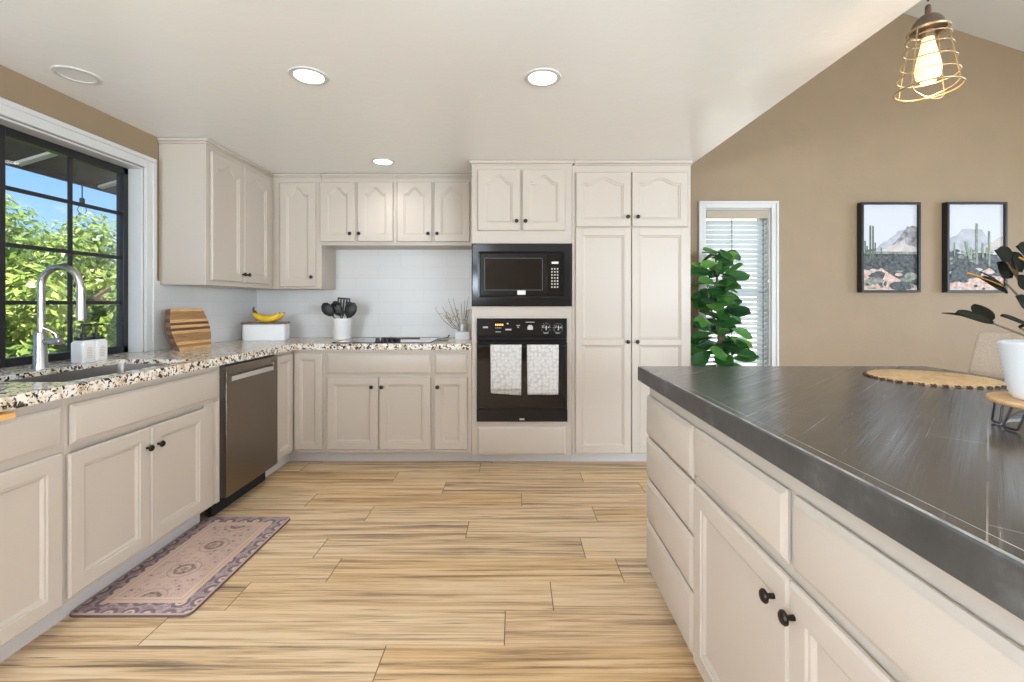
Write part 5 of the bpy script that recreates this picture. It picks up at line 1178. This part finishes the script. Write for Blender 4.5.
# ------------------------------------------------------------------ pictures
def picture(x0, x1, z0, z1, label, seed):
    dp = 0.055
    t = thing('picture', label, 'picture', ((x0 + x1) / 2, WY, z0), 0, 'desert photographs in black frames')
    hw = (x1 - x0) / 2; hh = z1 - z0; b = MB(); fw = 0.020
    b.box(-hw, hw, -dp, 0, 0, fw); b.box(-hw, hw, -dp, 0, hh - fw, hh); b.box(-hw, -hw + fw, -dp, 0, fw, hh - fw); b.box(hw - fw, hw, -dp, 0, fw, hh - fw)
    b.build('frame', M['black'], t, bevel=0.002)
    iw = hw - fw; b = MB(); lay = [-0.035]
    MB().box(-iw, iw, -0.034, -0.004, fw, hh - fw).build('backing', M['dark'], t)
    def flat(pts, mi):
        pts = [(max(-iw, min(iw, -iw + 2 * iw * u)), fw + (hh - 2 * fw) * v) for u, v in pts]; y = lay[0]; lay[0] -= 0.00012
        b.mi = mi; b.add([(u, y, v) for u, v in pts], [list(range(len(pts)))])
    rr = random.Random(seed)
    ridge = lambda pts, base: [(0 if False else pts[0][0], base)] + pts + [(pts[-1][0], base)]
    def jag(u0, v0, u1, v1, n, amp): return [(u0 + (u1 - u0) * i / n, v0 + (v1 - v0) * i / n + (rr.uniform(-amp, amp) if 0 < i < n else 0)) for i in range(n + 1)]
    def blob(cx, cy, rx, ry, mi): flat([(cx + rx * math.cos(2 * math.pi * k / 12) * rr.uniform(0.75, 1.1), min(0.99, max(0.0, cy + ry * math.sin(2 * math.pi * k / 12) * rr.uniform(0.75, 1.1)))) for k in range(12)], mi)
    def col(u, v0, v1, w_, mi): 
        flat([(u - w_ / 2, v0), (u + w_ / 2, v0), (u + w_ / 2, v1 - w_ * 0.3), (u + w_ * 0.25, v1), (u - w_ * 0.25, v1), (u - w_ / 2, v1 - w_ * 0.3)], mi)
    flat([(0, 0), (1, 0), (1, 1), (0, 1)], 0)
    if seed == 1:
        flat(ridge(jag(0.22, 0.48, 0.62, 0.66, 7, 0.012) + jag(0.64, 0.69, 1.0, 0.72, 5, 0.015), 0.44), 1)
        flat(ridge(jag(0.52, 0.50, 0.80, 0.72, 7, 0.012) + jag(0.82, 0.75, 1.0, 0.74, 4, 0.012), 0.44), 2)
        flat(ridge(jag(0.25, 0.44, 0.6, 0.54, 6, 0.006) + jag(0.62, 0.55, 0.78, 0.60, 3, 0.01) + jag(0.80, 0.54, 1.0, 0.50, 4, 0.006), 0.42), 3)
        flat([(0, 0), (1, 0), (1, 0.43), (0, 0.44)], 4)
        flat([(0, 0.43), (1, 0.42), (1, 0.45), (0, 0.455)], 5)
        flat([(0, 0), (1, 0), (1, 0.05), (0.7, 0.12), (0.55, 0.17), (0.35, 0.26), (0.1, 0.22), (0, 0.16)], 6)
        for (u, v0, v1, w_) in [(0.145, 0.36, 0.76, 0.036), (0.195, 0.36, 0.755, 0.032), (0.05, 0.46, 0.58, 0.028), (0.085, 0.44, 0.52, 0.028), (0.235, 0.46, 0.56, 0.026), (0.345, 0.40, 0.50, 0.022)]: col(u, v0, v1, w_, 7)
        flat([(0.05, 0.44), (0.25, 0.46), (0.25, 0.49), (0.05, 0.47)], 7)
        for k in range(24): blob(rr.uniform(0, 1), rr.uniform(0.0, 0.30), rr.uniform(0.03, 0.09), rr.uniform(0.012, 0.035), rr.choice([4, 4, 5, 3, 6]))
        blob(0.28, 0.17, 0.15, 0.055, 4); blob(0.22, 0.11, 0.18, 0.045, 5); blob(0.68, 0.05, 0.22, 0.06, 4); blob(0.88, 0.16, 0.12, 0.05, 5)
    else:
        flat(ridge(jag(0.0, 0.58, 0.22, 0.68, 5, 0.01) + jag(0.25, 0.71, 0.62, 0.71, 6, 0.012) + jag(0.66, 0.66, 0.8, 0.55, 3, 0.006), 0.45), 1)
        flat(ridge(jag(0.62, 0.50, 1.0, 0.63, 6, 0.012), 0.44), 3)
        flat([(0, 0), (1, 0), (1, 0.40), (0.6, 0.44), (0.3, 0.42), (0, 0.45)], 4)
        for k in range(26): blob(rr.uniform(0, 1), rr.uniform(0.30, 0.46), rr.uniform(0.03, 0.07), rr.uniform(0.012, 0.03), rr.choice([5, 5, 4, 8]))
        flat([(0, 0), (1, 0), (1, 0.13), (0.75, 0.26), (0.55, 0.20), (0.3, 0.10), (0, 0.08)], 6)
        for (u, v0, v1, w_) in [(0.52, 0.30, 0.78, 0.040), (0.745, 0.28, 0.69, 0.034), (0.12, 0.40, 0.56, 0.026), (0.42, 0.36, 0.50, 0.030), (0.63, 0.38, 0.55, 0.034), (0.70, 0.36, 0.50, 0.03), (0.90, 0.38, 0.50, 0.028)]: col(u, v0, v1, w_, 8)
        flat([(0.30, 0.57), (0.345, 0.57), (0.42, 0.36), (0.37, 0.36)], 8)
        for k in range(22): blob(rr.uniform(0, 1), rr.uniform(0.0, 0.26), rr.uniform(0.03, 0.10), rr.uniform(0.012, 0.03), rr.choice([4, 4, 3, 6, 4]))
        blob(0.3, 0.2, 0.3, 0.09, 4)
    b.build('print', [M['p_sky'], M['p_far'], M['p_mtn'], M['p_slope'], M['p_scrub'], M['p_bush'], M['p_sand'], M['p_cactus'], M['p_cactus2']], t, smooth=False, recalc=False)
picture(3.044, 3.565, 1.311, 2.104, 'black-framed desert photograph with a tall cactus on its left and a rocky peak', 1)
picture(3.797, 4.326, 1.311, 2.106, 'black-framed desert photograph crowded with cacti, behind the dark plant', 2)

# ------------------------------------------------------------------ fiddle-leaf plant in the corner by the window
fp = thing('fiddle_leaf_plant', 'tall leafy green plant in front of the blind beside the pantry', 'plant', (1.685, 3.735, 0))
b = MB(); b.lathe([(0.12, 0), (0.13, 0.01), (0.165, 0.30), (0.170, 0.32), (0.155, 0.32), (0.15, 0.28), (0.001, 0.27)], n=32, cap1=False); b.build('planter', M['terracotta'], fp)
b = MB(); b.tube([(0, 0, 0.25), (-0.01, 0.0, 0.55), (0.0, 0.0, 0.80), (-0.012, 0, 1.05), (-0.02, 0, 1.3), (-0.04, 0.0, 1.62)], [0.022, 0.021, 0.019, 0.016, 0.012, 0.006], 10)
b.tube([(0.0, 0, 0.85), (0.05, -0.01, 1.02), (0.09, 0, 1.20)], [0.012, 0.009, 0.005], 8); b.tube([(-0.01, 0, 0.95), (-0.08, -0.02, 1.15), (-0.11, 0, 1.36)], [0.011, 0.008, 0.004], 8)
b.build('trunk', M['bark'], fp)
b = MB(); tn = []; rr = random.Random(21)
for i in range(92):
    z = 0.70 + 0.95 * (i + rr.random()) / 92; a = 2.4 * i + rr.uniform(-0.6, 0.6)
    k = 1.0 if z < 1.25 else 0.62
    ax = Vector((rr.uniform(-0.09, 0.09) * k - 0.03 * (z > 1.2), rr.uniform(-0.08, 0.06), z))
    d = Vector((math.cos(a), math.sin(a) * 0.7 - 0.12, rr.uniform(-0.35, 0.65)))
    L_ = rr.uniform(0.16, 0.235) * (1 if z < 1.45 else 0.8); reach = d.normalized() * L_ + ax
    if reach.y > 0.22: d.y = -abs(d.y)
    if reach.x < -0.30: d.x *= 0.35
    if reach.x > 0.25: d.x *= 0.4
    leaf(b, tn, ax, d, (rr.uniform(-0.3, 0.3), rr.uniform(-1.0, -0.1), rr.uniform(0.3, 1)), L_, L_ * rr.uniform(0.55, 0.72), min(1, max(0, rr.gauss(0.42, 0.28))), 0.2, rr.uniform(0.0, 0.3), 'fiddle', 8)
leaf_obj(b, tn, 'leaves', M['fiddle_leaf'], fp)

# ------------------------------------------------------------------ outside
b = MB(); b.box(-25, 25, -20, 25, -0.3, -0.11); struct(b.build('ground', M['lawn'], smooth=False))
b = MB(); b.box(-2.4, 9, 4.3, 8.2, -0.11, -0.08); struct(b.build('path_patio', M['stucco'], smooth=False))  # pale paving added to bounce sunlight up into the blind
b = MB(); b.box(-3, 9, 8.2, 8.35, -0.2, 3.6); struct(b.build('wall_garden', M['stucco'], smooth=False))  # sunlit pale wall added as a bright reflector behind the blind
ev = bpy.data.objects.new('roof_eave', None); C.objects.link(ev); ev.location = (-3.2, 0, 2.089); struct(ev)
sz = lambda x: 0.3 * x
b = MB(); b.prism([(0, 0.03), (0.74, sz(0.74) + 0.03), (0.74, sz(0.74) + 0.06), (0, 0.06)], 'y', -1.0, 6.5); struct(b.build('soffit_boards', M['soffit'], ev, smooth=False))
b = MB(); b.box(-0.025, 0.0, -1.0, 6.5, 0.0, 0.10); struct(b.build('fascia', M['soffit'], ev, smooth=False))
for k in range(-4, 7):
    b = MB(); y = 2.927 + k * 0.585; b.prism([(0.0, 0.012), (0.74, sz(0.74) + 0.012), (0.74, sz(0.74) + 0.03), (0, 0.03)], 'y', y - 0.022, y + 0.022); struct(b.build('rafter', M['rafter'], ev, smooth=False))
hb = thing('outdoor_bulb', 'small clear bulb hanging from the eave outside the kitchen window', 'light bulb', (-3.21, 3.375, 2.08))
b = MB(); b.tube([(0, 0, 0.02), (0, 0, -0.09)], 0.004, 6); b.lathe([(0.012, -0.085), (0.016, -0.09), (0.016, -0.13), (0.012, -0.135)], n=12); b.build('socket', M['black_plastic'], hb)
b = MB(); b.lathe([(0.012, -0.13), (0.022, -0.15), (0.028, -0.175), (0.018, -0.20), (0.001, -0.206)], n=14); b.build('bulb_glass', M['glass'], hb)

def tree(loc, r, h, label, n, seed, name='garden_tree'):
    rr = random.Random(seed)
    t = thing(name, label, 'tree', loc, 0, 'trees beyond the kitchen window')
    b = MB(); b.tube([(0, 0, 0), (0.05, 0.03, h * 0.35), (0.0, 0.1, h * 0.7)], [0.09, 0.07, 0.03], 8)
    for k in range(5):
        a = rr.uniform(0, 6.28); b.tube([(0.03, 0.02, h * 0.3), (0.35 * r * math.cos(a), 0.35 * r * math.sin(a), h * 0.55), (0.7 * r * math.cos(a), 0.7 * r * math.sin(a), h * 0.72)], [0.05, 0.03, 0.012], 6)
    b.build('trunk', M['bark'], t)
    vs = []; fs = []; tn = []
    blobs = []
    for k in range(34):
        a = rr.uniform(0, 6.28); q = math.sqrt(rr.random()) * r; zz = rr.uniform(0.10, 0.95) * h
        lim = r * (1.0 if zz < 0.6 * h else max(0.35, 1 - (zz / h - 0.6) * 1.7)); q = min(q, lim)
        blobs.append((Vector((q * math.cos(a), q * math.sin(a), zz)), rr.uniform(0.22, 0.42) * r * 0.75, rr.gauss(0.0, 0.16)))
    for i in range(n):
        c, br, bt = rr.choice(blobs); d = Vector((rr.gauss(0, 1), rr.gauss(0, 1), rr.gauss(0, 1))).normalized()
        p = c + d * br * (rr.random() ** 0.35)
        if p.z < 0.02: continue
        s = rr.uniform(0.030, 0.058); u = (d + Vector((rr.gauss(0, .6), rr.gauss(0, .6), rr.gauss(0, .6)))).normalized(); nn = (d * 0.8 + Vector((0.3, 0, 0.5)) + Vector((rr.gauss(0, .45), rr.gauss(0, .45), rr.gauss(0, .45)))).normalized()
        v = u.cross(nn).normalized(); u = nn.cross(v)
        k = len(vs); vs += [p - u * s, p + v * s * 0.42 - u * s * 0.1, p + u * s, p - v * s * 0.42 - u * s * 0.1]; fs.append((k, k + 1, k + 2, k + 3))
        tn.append(min(1, max(0, rr.gauss(0.45, 0.2) + bt)))
    me = bpy.data.meshes.new('foliage'); me.from_pydata(vs, [], fs); me.materials.append(M['tree_leaf'])
    a = me.attributes.new('tone', 'FLOAT', 'FACE'); a.data.foreach_set('value', tn)
    o = bpy.data.objects.new('foliage', me); C.objects.link(o); o.parent = t
tree((-5.6, 4.1, -0.11), 1.25, 2.45, 'leafy green tree outside at the left edge of the window view', 22000, 1)
tree((-6.2, 5.9, -0.11), 1.35, 2.35, 'leafy green tree outside, seen through the middle of the window', 22000, 2)
tree((-6.3, 7.9, -0.11), 1.35, 2.25, 'leafy green tree outside, seen through the right panes of the window', 22000, 3)
tree((-8.2, 9.2, -0.11), 1.6, 2.7, 'leafy green tree farther back, glimpsed between the two right-hand trees', 18000, 4)
tree((-7.6, 5.6, -0.11), 1.6, 2.9, 'leafy green tree farther back, tallest behind the window', 18000, 5)
tree((-5.2, 2.4, -0.11), 1.2, 2.5, 'leafy green tree outside, mostly hidden left of the window view', 6000, 6)
